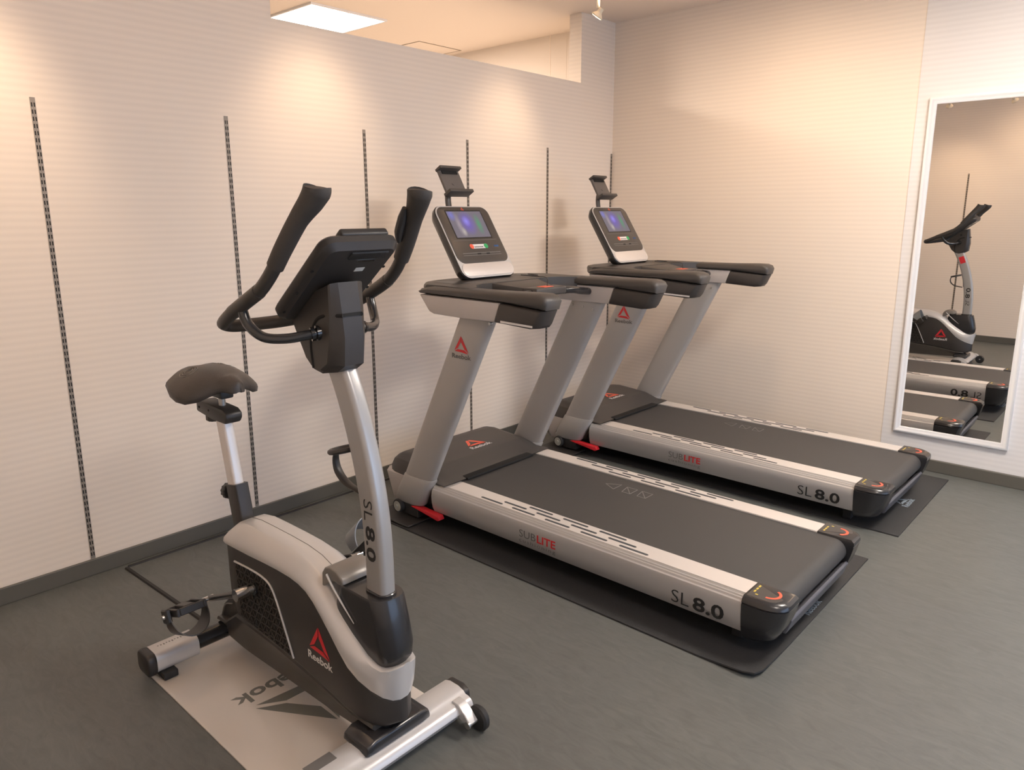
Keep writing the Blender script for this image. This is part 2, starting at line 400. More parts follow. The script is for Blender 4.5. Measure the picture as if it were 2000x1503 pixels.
def spotlight(x, y, z, target, label, power=60, size=74, col=(1.0, 0.72, 0.48)):
    t = thing('spotlight', (x, y, HC), label, 'spotlight', 'small adjustable spotlights hung from the ceiling')
    d = (Vector(target)-Vector((x, y, z))).normalized()
    up = HC-z
    MB().lathe([(0.028, 0), (0.028, -0.012), (0.010, -0.014)], Matrix.Identity(4)).build('ceiling_rose', BEIGE, t)
    MB().tube([(0, 0, -0.010), (0, 0, -up+0.03)], 0.009, smooth=False).build('stem', BEIGE, t)
    q = (-d).to_track_quat('Z', 'Y').to_matrix().to_4x4(); q.translation = Vector((0, 0, -up))
    MB().lathe([(0.012, 0.035), (0.014, 0.03), (0.015, 0.012), (0.030, -0.004), (0.033, -0.008), (0.033, -0.014), (0.030, -0.014)], q).build('lamp_head', BEIGE, t)
    MB().lathe([(0.0001, -0.0125), (0.027, -0.0125), (0.027, -0.0155), (0.0001, -0.0175)], q).build('lens', LENS, t)
    l = bpy.data.lights.new('spotlight_lamp', 'SPOT'); l.energy = power; l.color = col; l.spot_size = math.radians(size); l.spot_blend = 1.0
    l.shadow_soft_size = 0.10
    o = bpy.data.objects.new('lamp', l); COL.objects.link(o); o.parent = t
    o.location = Vector((0, 0, -up)) + d*0.085; o.rotation_euler = d.to_track_quat('-Z', 'Y').to_euler()
    # added upward fill spot that brightens the ceiling, not part of the lamp
    l = bpy.data.lights.new('upward_fill', 'SPOT'); l.energy = power*0.45; l.color = (1.0, 0.70, 0.46); l.shadow_soft_size = 0.04; l.spot_size = math.radians(150); l.spot_blend = 1.0
    o = bpy.data.objects.new('lamp', l); COL.objects.link(o); o.parent = t; o.location = Vector((0, 0, -up)) - d*0.05; o.rotation_euler = (PI, 0, 0)
sp = [(-2.545, 3.534, 2.50, (XL, 3.38, 1.70), 'spotlight hanging near the room corner above the treadmills', 17),
      (-2.545, 2.10, 2.50, (XL, 2.08, 1.68), 'spotlight throwing the warm pool between the bike handlebars', 22),
      (-2.545, 0.72, 2.50, (XL, 0.62, 1.62), 'spotlight throwing the warm pool at the far left of the photo', 34),
      (-1.96, 0.25, 2.50, (-2.05, YF, 1.6), 'left one of the two spotlights reflected in the mirror', 20),
      (-1.40, 0.25, 2.50, (-0.9, YF, 1.6), 'right one of the two spotlights reflected in the mirror', 20),
      (-1.70, 3.55, 2.58, (-1.75, YB, 1.1), 'spotlight aimed at the back wall above the rear treadmill', 31),
      (-0.55, 3.45, 2.58, (-0.7, YB, 1.1), 'spotlight aimed at the wall mirror', 9)]
for a in sp: spotlight(*a[:3], a[3], a[4], a[5], 74 if a[0] < -1.9 else 145)

# ------------------------------------------------------------------ treadmill
TX, TY = -1.70, 2.537
def X(x): return x-TX
def make_treadmill(label):
    t = thing('treadmill', (TX, TY, 0.0075), label, 'treadmill')
    Z0 = -0.006
    def z(v): return v+Z0
    # running belt
    zt, zb_, hw = 0.207, 0.115, 0.272
    rc = (zt+zb_)/2; rr = (zt-zb_)/2
    pr = [(X(-2.44), z(zt)), (X(-0.842), z(zt))]
    for i in range(1, 12):
        a = PI/2-PI*i/12; pr.append((X(-0.842)+rr*math.cos(a), z(rc)+rr*math.sin(a)))
    pr += [(X(-0.842), z(zb_)), (X(-2.44), z(zb_))]
    belt = MB().prism(pr, -hw, hw).build('running_belt', BELT, t)
    # arrow outlines printed on the belt
    m = MB()
    def line2(p, q, w=0.0016):
        p = Vector((*p, 0)); q = Vector((*q, 0)); d = (q-p).normalized(); n = Vector((-d.y, d.x, 0))*w
        m.ring_loft([[(*(p+n).xy, z(zt)+h), (*(q+n).xy, z(zt)+h), (*(q-n).xy, z(zt)+h), (*(p-n).xy, z(zt)+h)] for h in (0.0001, 0.0006)])
    y0 = 0.165
    for k, (xa, xb) in enumerate(((-1.845, -1.78), (-1.745, -1.69), (-1.665, -1.61))):
        xa, xb = X(xa), X(xb)
        if k == 0: pts = [(xa, y0), (xb, y0+0.035), (xb, y0-0.035)]
        else: pts = [(xa, y0+0.028), (xa+0.012, y0-0.036), (xb, y0-0.036), (xb, y0+0.028)]
        for i in range(len(pts)): line2(pts[i], pts[(i+1) % len(pts)])
        if k: line2(pts[0], pts[2])
    m.build('arrow_marking', MARK, belt, 0)
    # deck body under the belt
    MB().box(X(-2.42), X(-0.88), -0.285, 0.285, z(0.125), z(0.19)).build('deck_board', BLACK, t, 0)
    for s in (-1, 1):
        pf = [(0.272, 0.195), (0.272, 0.211), (0.368, 0.211), (0.372, 0.206), (0.378, 0.206), (0.381, 0.201), (0.385, 0.200), (0.389, 0.193),
              (0.395, 0.190), (0.399, 0.180), (0.401, 0.160), (0.400, 0.130), (0.394, 0.100), (0.384, 0.080), (0.30, 0.080), (0.272, 0.11)]
        rail = MB().prism([(s*a, z(b)) for a, b in pf], X(-2.43), X(-0.912), 'x').build('side_rail', SILVER, t, 25)
        fs = MB().box(X(-2.345 if s < 0 else -2.36), X(-0.912), s*0.276 if s > 0 else -0.366, 0.366 if s > 0 else -0.276, z(0.2112), z(0.2132)).bevel(0.0006, 1).build('foot_strip', ALU, rail, 30)
        m = MB()                                        # raised anti-slip bars
        for yo, x0, cnt in ((0.349, -2.15, 5), (0.322, -2.036, 4), (0.295, -1.915, 3)):
            for k in range(cnt):
                xs = X(x0+0.182*k); L = 0.118
                pts = [(xs+L, -0.0055), (xs+L+0.0055, 0), (xs+L, 0.0055), (xs, 0.0055), (xs-0.0055, 0), (xs, -0.0055)]
                m.ring_loft([[(px, s*yo+py, z(0.2132)+h) for px, py in pts] for h in (0.00005, 0.0012)])
        m.build('grip_bars', SLOT, fs, 0)
        r = (1, 0, 0) if s < 0 else (-1, 0, 0)
        def M(x, zz, d=0.4015): return frame((X(x), s*d, z(zz)), r, (0, 0, 1))
        xa = -1.168 if s < 0 else -0.935
        text_bm('SL', M(xa, 0.103), 0.050, bold=-0.012, width=0.068).build('lettering', INK, rail, 0)
        text_bm('8.0', M(xa+(0.083 if s < 0 else -0.083), 0.103), 0.050, bold=0.022, width=0.115).build('lettering', INK, rail, 0)
        xb = -1.885 if s < 0 else -1.68
        text_bm('SUB', M(xb, 0.128), 0.034, bold=-0.008, width=0.088).build('lettering', INKG, rail, 0)
        text_bm('LITE', M(xb+(0.096 if s < 0 else -0.096), 0.128), 0.034, bold=0.02, width=0.096).build('lettering', REDP, rail, 0)
        text_bm('cushioning', M(xb, 0.106), 0.017, bold=-0.01, width=0.192, track=1.25).build('lettering', INKG, rail, 0)
        # end cap
        def plan(xe, o, i, r):
            pts = [(X(-0.912), i), (X(xe), i)]
            for k in range(0, 9):
                a = k/8*PI/2; pts.append((X(xe)-r*1.35*(1-math.cos(a)), (o-r)+r*math.sin(a)))
            pts.append((X(-0.912), o)); pts.append((X(-0.912), i))
            return pts[:-1]
        lv = [(0.054, -0.835, 0.372, 0.29, 0.05), (0.072, -0.812, 0.388, 0.28, 0.055), (0.11, -0.792, 0.397, 0.273, 0.058), (0.15, -0.780, 0.402, 0.27, 0.06), (0.188, -0.771, 0.403, 0.27, 0.062),
              (0.190, -0.774, 0.399, 0.27, 0.06), (0.194, -0.770, 0.402, 0.27, 0.06), (0.206, -0.772, 0.398, 0.271, 0.06), (0.215, -0.784, 0.386, 0.275, 0.055)]
        cap = MB().ring_loft([[(x, s*y, z(zz)) for x, y in plan(xe, o, i, r_)] for zz, xe, o, i, r_ in lv]).build('end_cap', GLOSS2, t, 40)
        m = MB(); pts = [(X(-0.905), 0.285)] + [(X(-0.80)-0.028*(1-math.cos(k/6*PI/2))*1.3, 0.335+0.045*math.sin(k/6*PI/2)) for k in range(7)] + [(X(-0.905), 0.380)]
        m.ring_loft([[(a, s*b, z(zz)) for a, b in pts] for zz in (0.2151, 0.2156)])
        lab = m.build('warning_label', DARK, cap, 0)
        m = MB(); n = 10                                # red arc of the label
        ar = [(X(-0.85)+0.040*math.cos(a), 0.325+0.036*math.sin(a)) for a in [math.radians(-60+i*150/n) for i in range(n+1)]]
        ar2 = [(X(-0.85)+0.030*math.cos(a), 0.325+0.028*math.sin(a)) for a in [math.radians(-60+i*150/n) for i in range(n+1)]]
        for i in range(n):
            m.ring_loft([[(q[0], s*q[1], z(zz)) for q in (ar[i], ar[i+1], ar2[i+1], ar2[i])] for zz in (0.2157, 0.2162)])
        m.build('red_arc', ORANGE, cap, 0)
        m = MB()
        for k in range(3): m.box(X(-0.897), X(-0.891), s*(0.300+0.02*k)-0.007, s*(0.300+0.02*k)+0.007, z(0.2157), z(0.2162))
        m.box(X(-0.885), X(-0.876), s*0.358-0.003, s*0.358+0.003, z(0.2157), z(0.2162))
        m.build('yellow_mark', YELLOW, cap, 0)
    # rear guard between the caps
    MB().prism([(X(-0.822), z(0.065)), (X(-0.804), z(0.065)), (X(-0.786), z(0.118)), (X(-0.793), z(0.128)), (X(-0.822), z(0.105))], -0.28, 0.28).bevel(0.003).build('rear_guard', GUARD, t)
    # motor cover
    secs = [(-2.825, 0.10, 0.185, 0.23, 0.27), (-2.815, 0.09, 0.225, 0.26, 0.31), (-2.79, 0.09, 0.262, 0.285, 0.34), (-2.75, 0.09, 0.280, 0.300, 0.355), (-2.70, 0.09, 0.284, 0.305, 0.36),
            (-2.60, 0.09, 0.277, 0.305, 0.36), (-2.500, 0.09, 0.269, 0.305, 0.362), (-2.485, 0.09, 0.264, 0.306, 0.364), (-2.43, 0.20, 0.230, 0.315, 0.372), (-2.385, 0.213, 0.2195, 0.325, 0.378), (-2.365, 0.2133, 0.2165, 0.335, 0.378)]
    m = MB(); rings = []
    for x, zb, zz, ht, hb in secs:
        zm = max(zb+0.0005, min(zz-0.035, 0.215)) if zz > 0.24 else (zb+zz)/2
        rr_ = [(-hb, zb), (-hb, zm), (-hb+(hb-ht)*0.35, zm+(zz-zm)*0.62), (-ht-0.006, zz-0.004), (-ht+0.02, zz), (0, zz), (ht-0.02, zz), (ht+0.006, zz-0.004), (hb-(hb-ht)*0.35, zm+(zz-zm)*0.62), (hb, zm), (hb, zb)]
        rings.append([(X(x), a, z(b)) for a, b in rr_])
    m.ring_loft(rings)
    mc = m.build('motor_cover', DARK, t, 28)
    brand(mc, frame((X(-2.56), 0.04, z(0.2755)), (0, 1, 0.0), (-1, 0, 0.045)), 0.095, ORANGE, INKW, wk=1.5, lh=0.32)
    # slot where the belt runs in
    m = MB(); m.box(X(-2.405), X(-2.352), -0.237, 0.237, z(0.2085), z(0.2215)); m.bevel(0.005, 2).build('belt_mouth', VOID, t)
    # silver front skirt
    m = MB()
    m.ring_loft([[(X(-2.835)+dx, -0.32, z(zz)) for dx, zz in ((0.03, 0.05), (-0.005, 0.19), (0.06, 0.19), (0.12, 0.05))],
                 [(X(-2.84)+dx, 0.32, z(zz)) for dx, zz in ((0.03, 0.05), (-0.005, 0.19), (0.06, 0.19), (0.12, 0.05))]])
    for s in (-1, 1):
        m.ring_loft([[(X(-2.835), s*0.32, z(0.19)), (X(-2.80), s*0.365, z(0.19)), (X(-2.64), s*0.365, z(0.19)), (X(-2.64), s*0.30, z(0.19))],
                     [(X(-2.805), s*0.32, z(0.05)), (X(-2.76), s*0.355, z(0.05)), (X(-2.66), s*0.355, z(0.05)), (X(-2.66), s*0.30, z(0.05))]])
    m.bevel(0.006).build('front_skirt', PANELG, t)
    # base cross frame with feet
    MB().box(X(-2.74), X(-2.50), -0.345, 0.345, z(0.035), z(0.085)).build('base_crossbar', BLACK, t, 0)
    for s in (-1, 1):
        MB().box(X(-0.98), X(-0.94), s*0.29-0.02, s*0.29+0.02, z(0.006), z(0.085)).bevel(0.004).build('foot', RUBBER, t)
    # uprights
    for s in (-1, 1):
        yc = 0.385*s
        def ell(cx, cz, rx, ry, n=20): 
            return [(X(cx)+rx*math.copysign(abs(math.cos(2*PI*i/n))**0.75, math.cos(2*PI*i/n)), yc+ry*math.copysign(abs(math.sin(2*PI*i/n))**0.75, math.sin(2*PI*i/n)), z(cz)) for i in range(n)]
        def cx(zz): return -2.519+0.50*(zz-0.228)
        up = MB().ring_loft([ell(cx(q), q, 0.098, 0.032) for q in (0.16, 0.4, 0.7, 1.045)]).build('upright', GREYUP, t, 50)
        m = MB().ring_loft([ell(cx(q)-(0.0 if q > .2 else 0.006), q, rx, ry) for q, rx, ry in ((0.086, 0.094, 0.032), (0.094, 0.100, 0.038), (0.15, 0.102, 0.040), (0.226, 0.102, 0.039), (0.232, 0.100, 0.036))])
        m.build('upright_sleeve', GREYUP, t, 50)
        if s < 0:
            brand(up, frame((X(-2.196), yc-0.0325, z(0.868)), (1, 0, 0), (0, 0, 1)), 0.070, REDP, INKG, wk=1.62, lh=0.30)
        for k in ((-0.085, 1.0), (0.0, 0.995), (0.08, 0.985)):
            Mx = frame((X(cx(k[1])+k[0]*0.8), yc-0.031, z(k[1])), (1, 0, 0), (0, 0, 1))
            if s > 0: MB().lathe([(0.0005, 0.004), (0.005, 0.004), (0.006, 0.0)], Mx, 10).build('bolt', STEEL, up)
        if s < 0:
            Mx = frame((X(-2.035), yc-0.020, z(1.006)), (1, 0, 0), (0, 0, 1))
            MB().lathe([(0.0005, 0.010), (0.006, 0.010), (0.008, 0.002), (0.008, -0.004)], Mx, 10).build('bolt', STEEL, up)
        # transport wheel, bracket, red damper, floor plate
        Mw = frame((X(-2.645), 0.396*s, z(0.060)), (1, 0, 0), (0, 0, 1))
        if s > 0: Mw = frame((X(-2.645), 0.396*s, z(0.060)), (-1, 0, 0), (0, 0, 1))
        wh = MB().lathe([(0.012, 0), (0.031, 0.0), (0.034, 0.005), (0.034, 0.030), (0.031, 0.036), (0.026, 0.036)], Mw, 26).build('wheel', RUBBER, t)
        MB().lathe([(0.0255, 0.030), (0.0255, 0.0365), (0.008, 0.0365), (0.008, 0.043), (0.0005, 0.043)], Mw, 20).build('wheel_hub', HUB, wh)
        y0_, y1_ = sorted((s*0.33, s*0.410))
        MB().box(X(-2.625), X(-2.52), y0_, y1_, z(0.025), z(0.085)).bevel(0.005).build('wheel_bracket', BLACK, t)
        m = MB().prism([(X(-2.565), z(0.078)), (X(-2.53), z(0.086)), (X(-2.37), z(0.080)), (X(-2.36), z(0.062)), (X(-2.375), z(0.054)), (X(-2.45), z(0.064))], s*0.385, s*0.418)
        m.bevel(0.003).build('damper_cover', RED, t)
        y0_, y1_ = sorted((s*0.335, s*0.49))
        MB().box(X(-2.76), X(-2.50), y0_, y1_, z(0.007), z(0.016)).bevel(0.003, 1).build('floor_plate', BLACK, t)
    # arms: black cap above, silver panel, black rear end
    for s in (-1, 1):
        def arm(zs, xs0, xs1, o, i, rad=0.02):
            pass
        cap_pr = [(-2.435, 1.104), (-2.44, 1.113), (-2.425, 1.125), (-2.37, 1.135), (-2.20, 1.137), (-1.95, 1.140), (-1.81, 1.145), (-1.755, 1.145), (-1.728, 1.136), (-1.717, 1.119), (-1.726, 1.086), (-1.95, 1.100), (-2.2, 1.102)]
        ring = lambda pr_, y: [(X(a), s*y, z(b)) for a, b in pr_]
        def inset(pr_, d):
            cx_ = sum(p[0] for p in pr_)/len(pr_); cz_ = sum(p[1] for p in pr_)/len(pr_)
            x0_ = min(p[0] for p in pr_); x1_ = max(p[0] for p in pr_); out = []
            for a, b in pr_:
                zc_ = 1.1155 if len(pr_) > 8 else cz_
                db = min(d, 0.5*abs(b-zc_)); out.append((a+(d if a-x0_ < 0.03 else (-d if x1_-a < 0.03 else 0)), b-(db if b > zc_ else -db)))
            return out
        m = MB().ring_loft([ring(inset(cap_pr, 0.018), 0.337), ring(inset(cap_pr, 0.006), 0.341), ring(cap_pr, 0.352), ring(cap_pr, 0.428), ring(inset(cap_pr, 0.006), 0.440), ring(inset(cap_pr, 0.018), 0.446)])
        arm_cap = m.build('handrail', DARK, t, 50)
        sp_ = [(-2.428, 1.1005), (-1.953, 1.0985), (-1.983, 1.020), (-2.16, 1.0185), (-2.34, 1.022), (-2.366, 1.030)]
        m = MB().prism([(X(a), z(b)) for a, b in sp_], s*0.347, s*0.442).bevel(0.006); m.build('side_panel', PANELG, t)
        bp = [(-1.952, 1.0985), (-1.727, 1.084), (-1.752, 1.030), (-1.766, 1.014), (-1.80, 1.010), (-1.982, 1.019)]
        def brg(y, k, dx): return [(X(a - (dx if a > -1.8 else 0)), s*y, z(b)) for a, b in inset(bp, k)]
        m = MB().ring_loft([brg(0.343, 0.008, 0.024), brg(0.350, 0.001, 0.008), brg(0.362, 0, 0), brg(0.418, 0, 0), brg(0.436, 0.001, 0.008), brg(0.445, 0.008, 0.024)])
        re = m.build('rear_grip', DARK2, t, 50)
        Ms = frame((X(-1.945), s*0.4455, z(1.023)), (1 if s < 0 else -1, 0, -0.03 if s < 0 else 0.03), (0, 0, 1))
        if s < 0: MB().box(0, 0.165, 0, 0.008, 0, 0.0006, Ms).build('reflective_strip', INKW, re, 0)
    # tray across the front
    pl = [(-2.435, 0.40), (-2.49, 0.36), (-2.545, 0.30), (-2.57, 0.22), (-2.575, 0.0)]
    pl = pl + [(a, -b) for a, b in pl[-2::-1]] + [(-2.16, -0.40), (-2.17, -0.345), (-2.23, -0.29), (-2.26, -0.22), (-2.26, 0.22), (-2.23, 0.29), (-2.17, 0.345), (-2.16, 0.40)]
    m = MB().ring_loft([[(X(a+dx*(1 if a < -2.3 else 0)), b, z(zz)) for a, b in pl] for zz, dx in ((1.085, 0.03), (1.10, 0.004), (1.125, 0.0), (1.136, 0.006), (1.139, 0.016))])
    tray = m.build('console_tray', DARK, t, 35)
    # recessed bottle wells
    for s in (-1, 1):
        m = MB().ring_loft([[(X(-2.40)+a, s*0.265+b, z(zz)) for a, b in rrect(0.085, 0.045, 0.02)] for zz in (1.1392, 1.1398)]); m.build('bottle_well', VOIDG, tray, 0)
    # cross handle with start / stop block
    path = [(X(-2.10), -0.352, z(1.072)), (X(-2.09), -0.27, z(1.082)), (X(-2.075), -0.17, z(1.096)), (X(-2.085), 0, z(1.098)), (X(-2.075), 0.17, z(1.096)), (X(-2.09), 0.27, z(1.082)), (X(-2.10), 0.352, z(1.072))]
    ch = MB().tube(path, 0.017, 14).build('cross_handle', GLOSS2, t)
    m = MB().box(X(-2.125), X(-2.045), -0.105, 0.105, z(1.086), z(1.122)); hb = m.bevel(0.008, 3).build('safety_key_block', DARK, t)
    MB().box(X(-2.105), X(-2.060), -0.035, 0.03, z(1.122), z(1.1235)).build('red_label', ORANGE, hb, 0)
    # tray to block bridge
    m = MB().ring_loft([[(X(-2.262), y, z(zz)) for y, zz in ((-0.16, 1.10), (0.16, 1.10), (0.16, 1.137), (-0.16, 1.137))], [(X(-2.11), y, z(zz)) for y, zz in ((-0.09, 1.09), (0.09, 1.09), (0.09, 1.118), (-0.09, 1.118))]])
    m.bevel(0.004).build('tray_bridge', DARK, t)
    # safety cord
    MB().tube([(X(-2.09), 0.02, z(1.124)), (X(-2.12), 0.06, z(1.150)), (X(-2.20), 0.14, z(1.148)), (X(-2.30), 0.20, z(1.143)), (X(-2.36), 0.15, z(1.149)), (X(-2.33), 0.24, z(1.144)), (X(-2.42), 0.27, z(1.144))], 0.0022, 6).build('safety_cord', BLACK, t)
    # console
    u = Vector((-0.545, 0, 0.839)); n = Vector((0.839, 0, 0.545)); o = Vector((X(-2.412), 0, z(1.146)))
    Mc_ = frame(o, (0, 1, 0), u)              # local x = y axis, y = up the face, z = outward
    H = 0.395; W = 0.180
    def rr2(w, y0, y1, r, d): return [Mc_ @ Vector((a, b+(y0+y1)/2, d)) for a, b in rrect(w, (y1-y0)/2, r, 6)]
    m = MB().ring_loft([rr2(W*0.80, 0.04, H-0.05, 0.03, -0.062), rr2(W*0.93, 0.012, H-0.018, 0.045, -0.048), rr2(W, 0, H-0.004, 0.05, -0.022), rr2(W+0.001, 0, H-0.002, 0.05, -0.004), rr2(W-0.002, 0.002, H-0.004, 0.05, 0.0)])
    con = m.build('console', GLOSS2, t, 40)
    MB().ring_loft([rr2(W-0.003, 0.003, H-0.005, 0.048, 0.0001), rr2(W-0.003, 0.003, H-0.005, 0.048, 0.0022), rr2(W-0.006, 0.006, H-0.008, 0.046, 0.0032)]).build('console_trim', SILVERL, con, 40)
    MB().ring_loft([rr2(W-0.009, 0.078, H-0.012, 0.042, 0.0033), rr2(W-0.009, 0.078, H-0.012, 0.042, 0.0052), rr2(W-0.012, 0.080, H-0.014, 0.04, 0.006)]).build('console_face', FACE, con, 40)
    MB().ring_loft([rr2(W-0.010, 0.010, 0.076, 0.032, 0.0033), rr2(W-0.010, 0.010, 0.076, 0.032, 0.006), rr2(W-0.013, 0.013, 0.074, 0.03, 0.0072)]).build('lower_panel', ALU, con, 40)
    # screen (with its own UVs)
    m = MB(); a, y0, y1 = 0.114, 0.214, 0.358
    m.box(-a-0.006, a+0.006, y0-0.006, y1+0.006, 0.0061, 0.0066, Mc_); m.build('screen_surround', GLOSS, con, 0)
    me = bpy.data.meshes.new('screen'); me.from_pydata([Mc_ @ Vector(p) for p in ((-a, y0, 0.0068), (a, y0, 0.0068), (a, y1, 0.0068), (-a, y1, 0.0068))], [], [(0, 1, 2, 3)])
    uv = me.uv_layers.new(name='uv')
    for i, c in enumerate(((0, 0), (1, 0), (1, 1), (0, 1))): uv.data[i].uv = c
    me.materials.append(SCREEN); so = bpy.data.objects.new('screen', me); COL.objects.link(so); so.parent = con
    MB().box(-0.05, 0.05, 0.153, 0.176, 0.0061, 0.0068, Mc_).bevel(0.003, 1).build('keypad_label', INKW, con, 0)
    MB().lathe([(0.013, 0.0069), (0.013, 0.0078), (0.0005, 0.0078)], Mc_ @ Matrix.Translation((-0.048, 0.1645, 0)), 16).build('stop_key', ORANGE, con, 0)
    MB().lathe([(0.013, 0.0069), (0.013, 0.0078), (0.0005, 0.0078)], Mc_ @ Matrix.Translation((0.048, 0.1645, 0)), 16).build('start_key', GREEN, con, 0)
    m = MB()
    for k in range(6): m.box(-0.030+0.010*k, -0.024+0.010*k, 0.158, 0.164, 0.0069, 0.0074, Mc_)
    m.build('key_symbols', INK, con, 0)
    m = MB(); m.box(-0.125, 0.13, 0.128, 0.131, 0.0061, 0.0066, Mc_); m.box(-0.125, 0.13, 0.117, 0.119, 0.0061, 0.0066, Mc_)
    m.box(-0.145, 0.14, 0.198, 0.1995, 0.0061, 0.0066, Mc_)
    m.build('face_lines', MARK, con, 0)
    m = MB(); m.box(-0.030, -0.008, 0.121, 0.1275, 0.0067, 0.0076, Mc_); m.box(0.03, 0.052, 0.121, 0.1275, 0.0067, 0.0076, Mc_); m.build('socket', VOID, con, 0)
    MB().box(0.105, 0.135, 0.158, 0.168, 0.0061, 0.0066, Mc_).build('blue_mark', BLUEL, con, 0)
    delta_bm(Mc_ @ Matrix.Translation((0.0, 0.364, 0.0061)), 0.017).build('logo', ORANGE, con, 0)
    # tablet holder
    b0 = Vector((X(-2.636), 0, z(1.536))); b1 = Vector((X(-2.700), 0, z(1.645)))
    Mt = frame(b0, (0, 1, 0), b1-b0); Lh = (b1-b0).length
    th = MB().tube([(X(-2.66), -0.03, z(1.44)), (X(-2.672), -0.03, z(1.50)), (X(-2.676), -0.02, z(1.545)), (X(-2.668), 0, z(1.575))], 0.017, 12, ry=0.7).build('holder_stem', DARK, t)
    m = MB().box(-0.066, 0.066, 0, Lh, -0.014, 0.0, Mt); m.bevel(0.003)
    hp = m.build('tablet_holder', HOLD, t)
    MB().box(-0.078, 0.078, -0.012, 0.004, -0.016, 0.036, Mt).bevel(0.003).build('lower_ledge', DARK, hp)
    MB().box(-0.070, 0.070, Lh-0.004, Lh+0.010, -0.016, 0.026, Mt).bevel(0.003).build('upper_clamp', DARK, hp)
    MB().box(-0.05, 0.05, Lh-0.022, Lh-0.006, 0.0002, 0.004, Mt).build('clamp_pad', VOID, hp, 0)
    return t
GLOSS2 = pmat('satin_black', (0.022, 0.022, 0.024), 0.27, coat=0.2)
DARK2 = pmat('soft_black_plastic', (0.045, 0.040, 0.038), 0.5, bump=0.2, bscale=500)
FACE = pmat('console_face_film', (0.062, 0.055, 0.050), 0.28)
HOLD = pmat('holder_grey', (0.11, 0.10, 0.095), 0.5)
GUARD = pmat('grey_guard_plastic', (0.10, 0.10, 0.115), 0.35)
HUB = pmat('wheel_hub_grey', (0.42, 0.42, 0.38), 0.4, 0.3)
VOIDG = pmat('tray_recess', (0.02, 0.019, 0.018), 0.35)

T1 = make_treadmill('silver and black treadmill nearer the camera, on the front rubber mat')
def copy_tree(o, parent=None):
    kids = list(o.children)
    c = o.copy(); COL.objects.link(c)
    if parent is not None: c.parent = parent
    for k in kids: copy_tree(k, c)
    return c
T2 = copy_tree(T1); T2['label'] = 'silver and black treadmill beside the back wall, farther from the camera'
T1['group'] = T2['group'] = 'treadmills side by side'
T2.location = (TX-0.052, TY+1.305, 0.0075); T2.rotation_euler = (0, 0, math.radians(-0.6))

# ------------------------------------------------------------------ mats under the machines
def rubber_mat(x0, x1, y0, y1, label, lift=0.0, logo=None):
    nx, ny = 40, 24
    t = thing('rubber_mat', ((x0+x1)/2, (y0+y1)/2, 0), label, 'floor mat', 'black rubber mats under the treadmills')
    m = MB(); a, b = (x1-x0)/2, (y1-y0)/2
    def h(x, y):
        e = max(0, (x-a*0.78)/(a*0.22)) ; f = max(0, (-y-b*0.55)/(b*0.45))
        return lift*(e*f)**1.2
    grid = [[None]*(ny+1) for _ in range(nx+1)]; g2 = [[None]*(ny+1) for _ in range(nx+1)]
    for i in range(nx+1):
        for j in range(ny+1):
            x = -a+2*a*i/nx; y = -b+2*b*j/ny
            if lift and i == nx and j == 0: x -= 0.012; y += 0.012
            grid[i][j] = m.bm.verts.new((x, y, 0.0062+h(x, y))); g2[i][j] = m.bm.verts.new((x, y, 0.0002+h(x, y)))
    for i in range(nx):
        for j in range(ny):
            m.bm.faces.new((grid[i][j], grid[i+1][j], grid[i+1][j+1], grid[i][j+1]))
            m.bm.faces.new((g2[i][j+1], g2[i+1][j+1], g2[i+1][j], g2[i][j]))
    for i in range(nx):
        m.bm.faces.new((g2[i][0], g2[i+1][0], grid[i+1][0], grid[i][0])); m.bm.faces.new((grid[i][ny], grid[i+1][ny], g2[i+1][ny], g2[i][ny]))
    for j in range(ny):
        m.bm.faces.new((g2[nx][j], g2[nx][j+1], grid[nx][j+1], grid[nx][j])); m.bm.faces.new((grid[0][j], grid[0][j+1], g2[0][j+1], g2[0][j]))
    s = m.build('mat_sheet', MAT, t, 40)
    lx, ly, hgt = logo
    M = frame((lx-(x0+x1)/2, ly-(y0+y1)/2, hgt+h(lx-(x0+x1)/2, 0)), (0, 1, 0), (-1, 0, 0))
    brand(s, M, 0.075, MATB, MATB, wk=1.75, lh=0.42)
MATB = pmat('mat_print_blue_grey', (0.26, 0.31, 0.36), 0.5)
rubber_mat(-2.72, -0.805, 2.04, 3.155, 'black rubber mat with a lifting corner under the front treadmill', 0.016, (-0.852, 2.60, 0.0064))
rubber_mat(-2.80, -0.772, 3.478, 4.44, 'flat black rubber mat under the treadmill by the back wall', 0.0, (-0.860, 3.935, 0.0064))

t = thing('equipment_mat', (-1.87, 1.04, 0), 'pale grey mat with a grey brand mark under the exercise bike', 'floor mat')
m = MB().prism(rrect(0.488, 0.262, 0.02), 0.0002, 0.006, 'z'); m.bevel(0.0015, 2)
sheet = m.build('mat_sheet', MATW, t)
Mm = frame((-1.862+1.87, 1.055-1.04, 0.0061), (0, -1, 0), (1, 0, 0))
delta_bm(Mm, 0.225, 0.0005).build('logo', INKM, sheet, 0)
text_bm('Reebok', frame((-1.948+1.87, 1.035-1.04, 0.0061), (0, -1, 0), (1, 0, 0)), 0.056, 0.0005, 0.025, 'CENTER', width=0.295).build('lettering', INKM, sheet, 0)

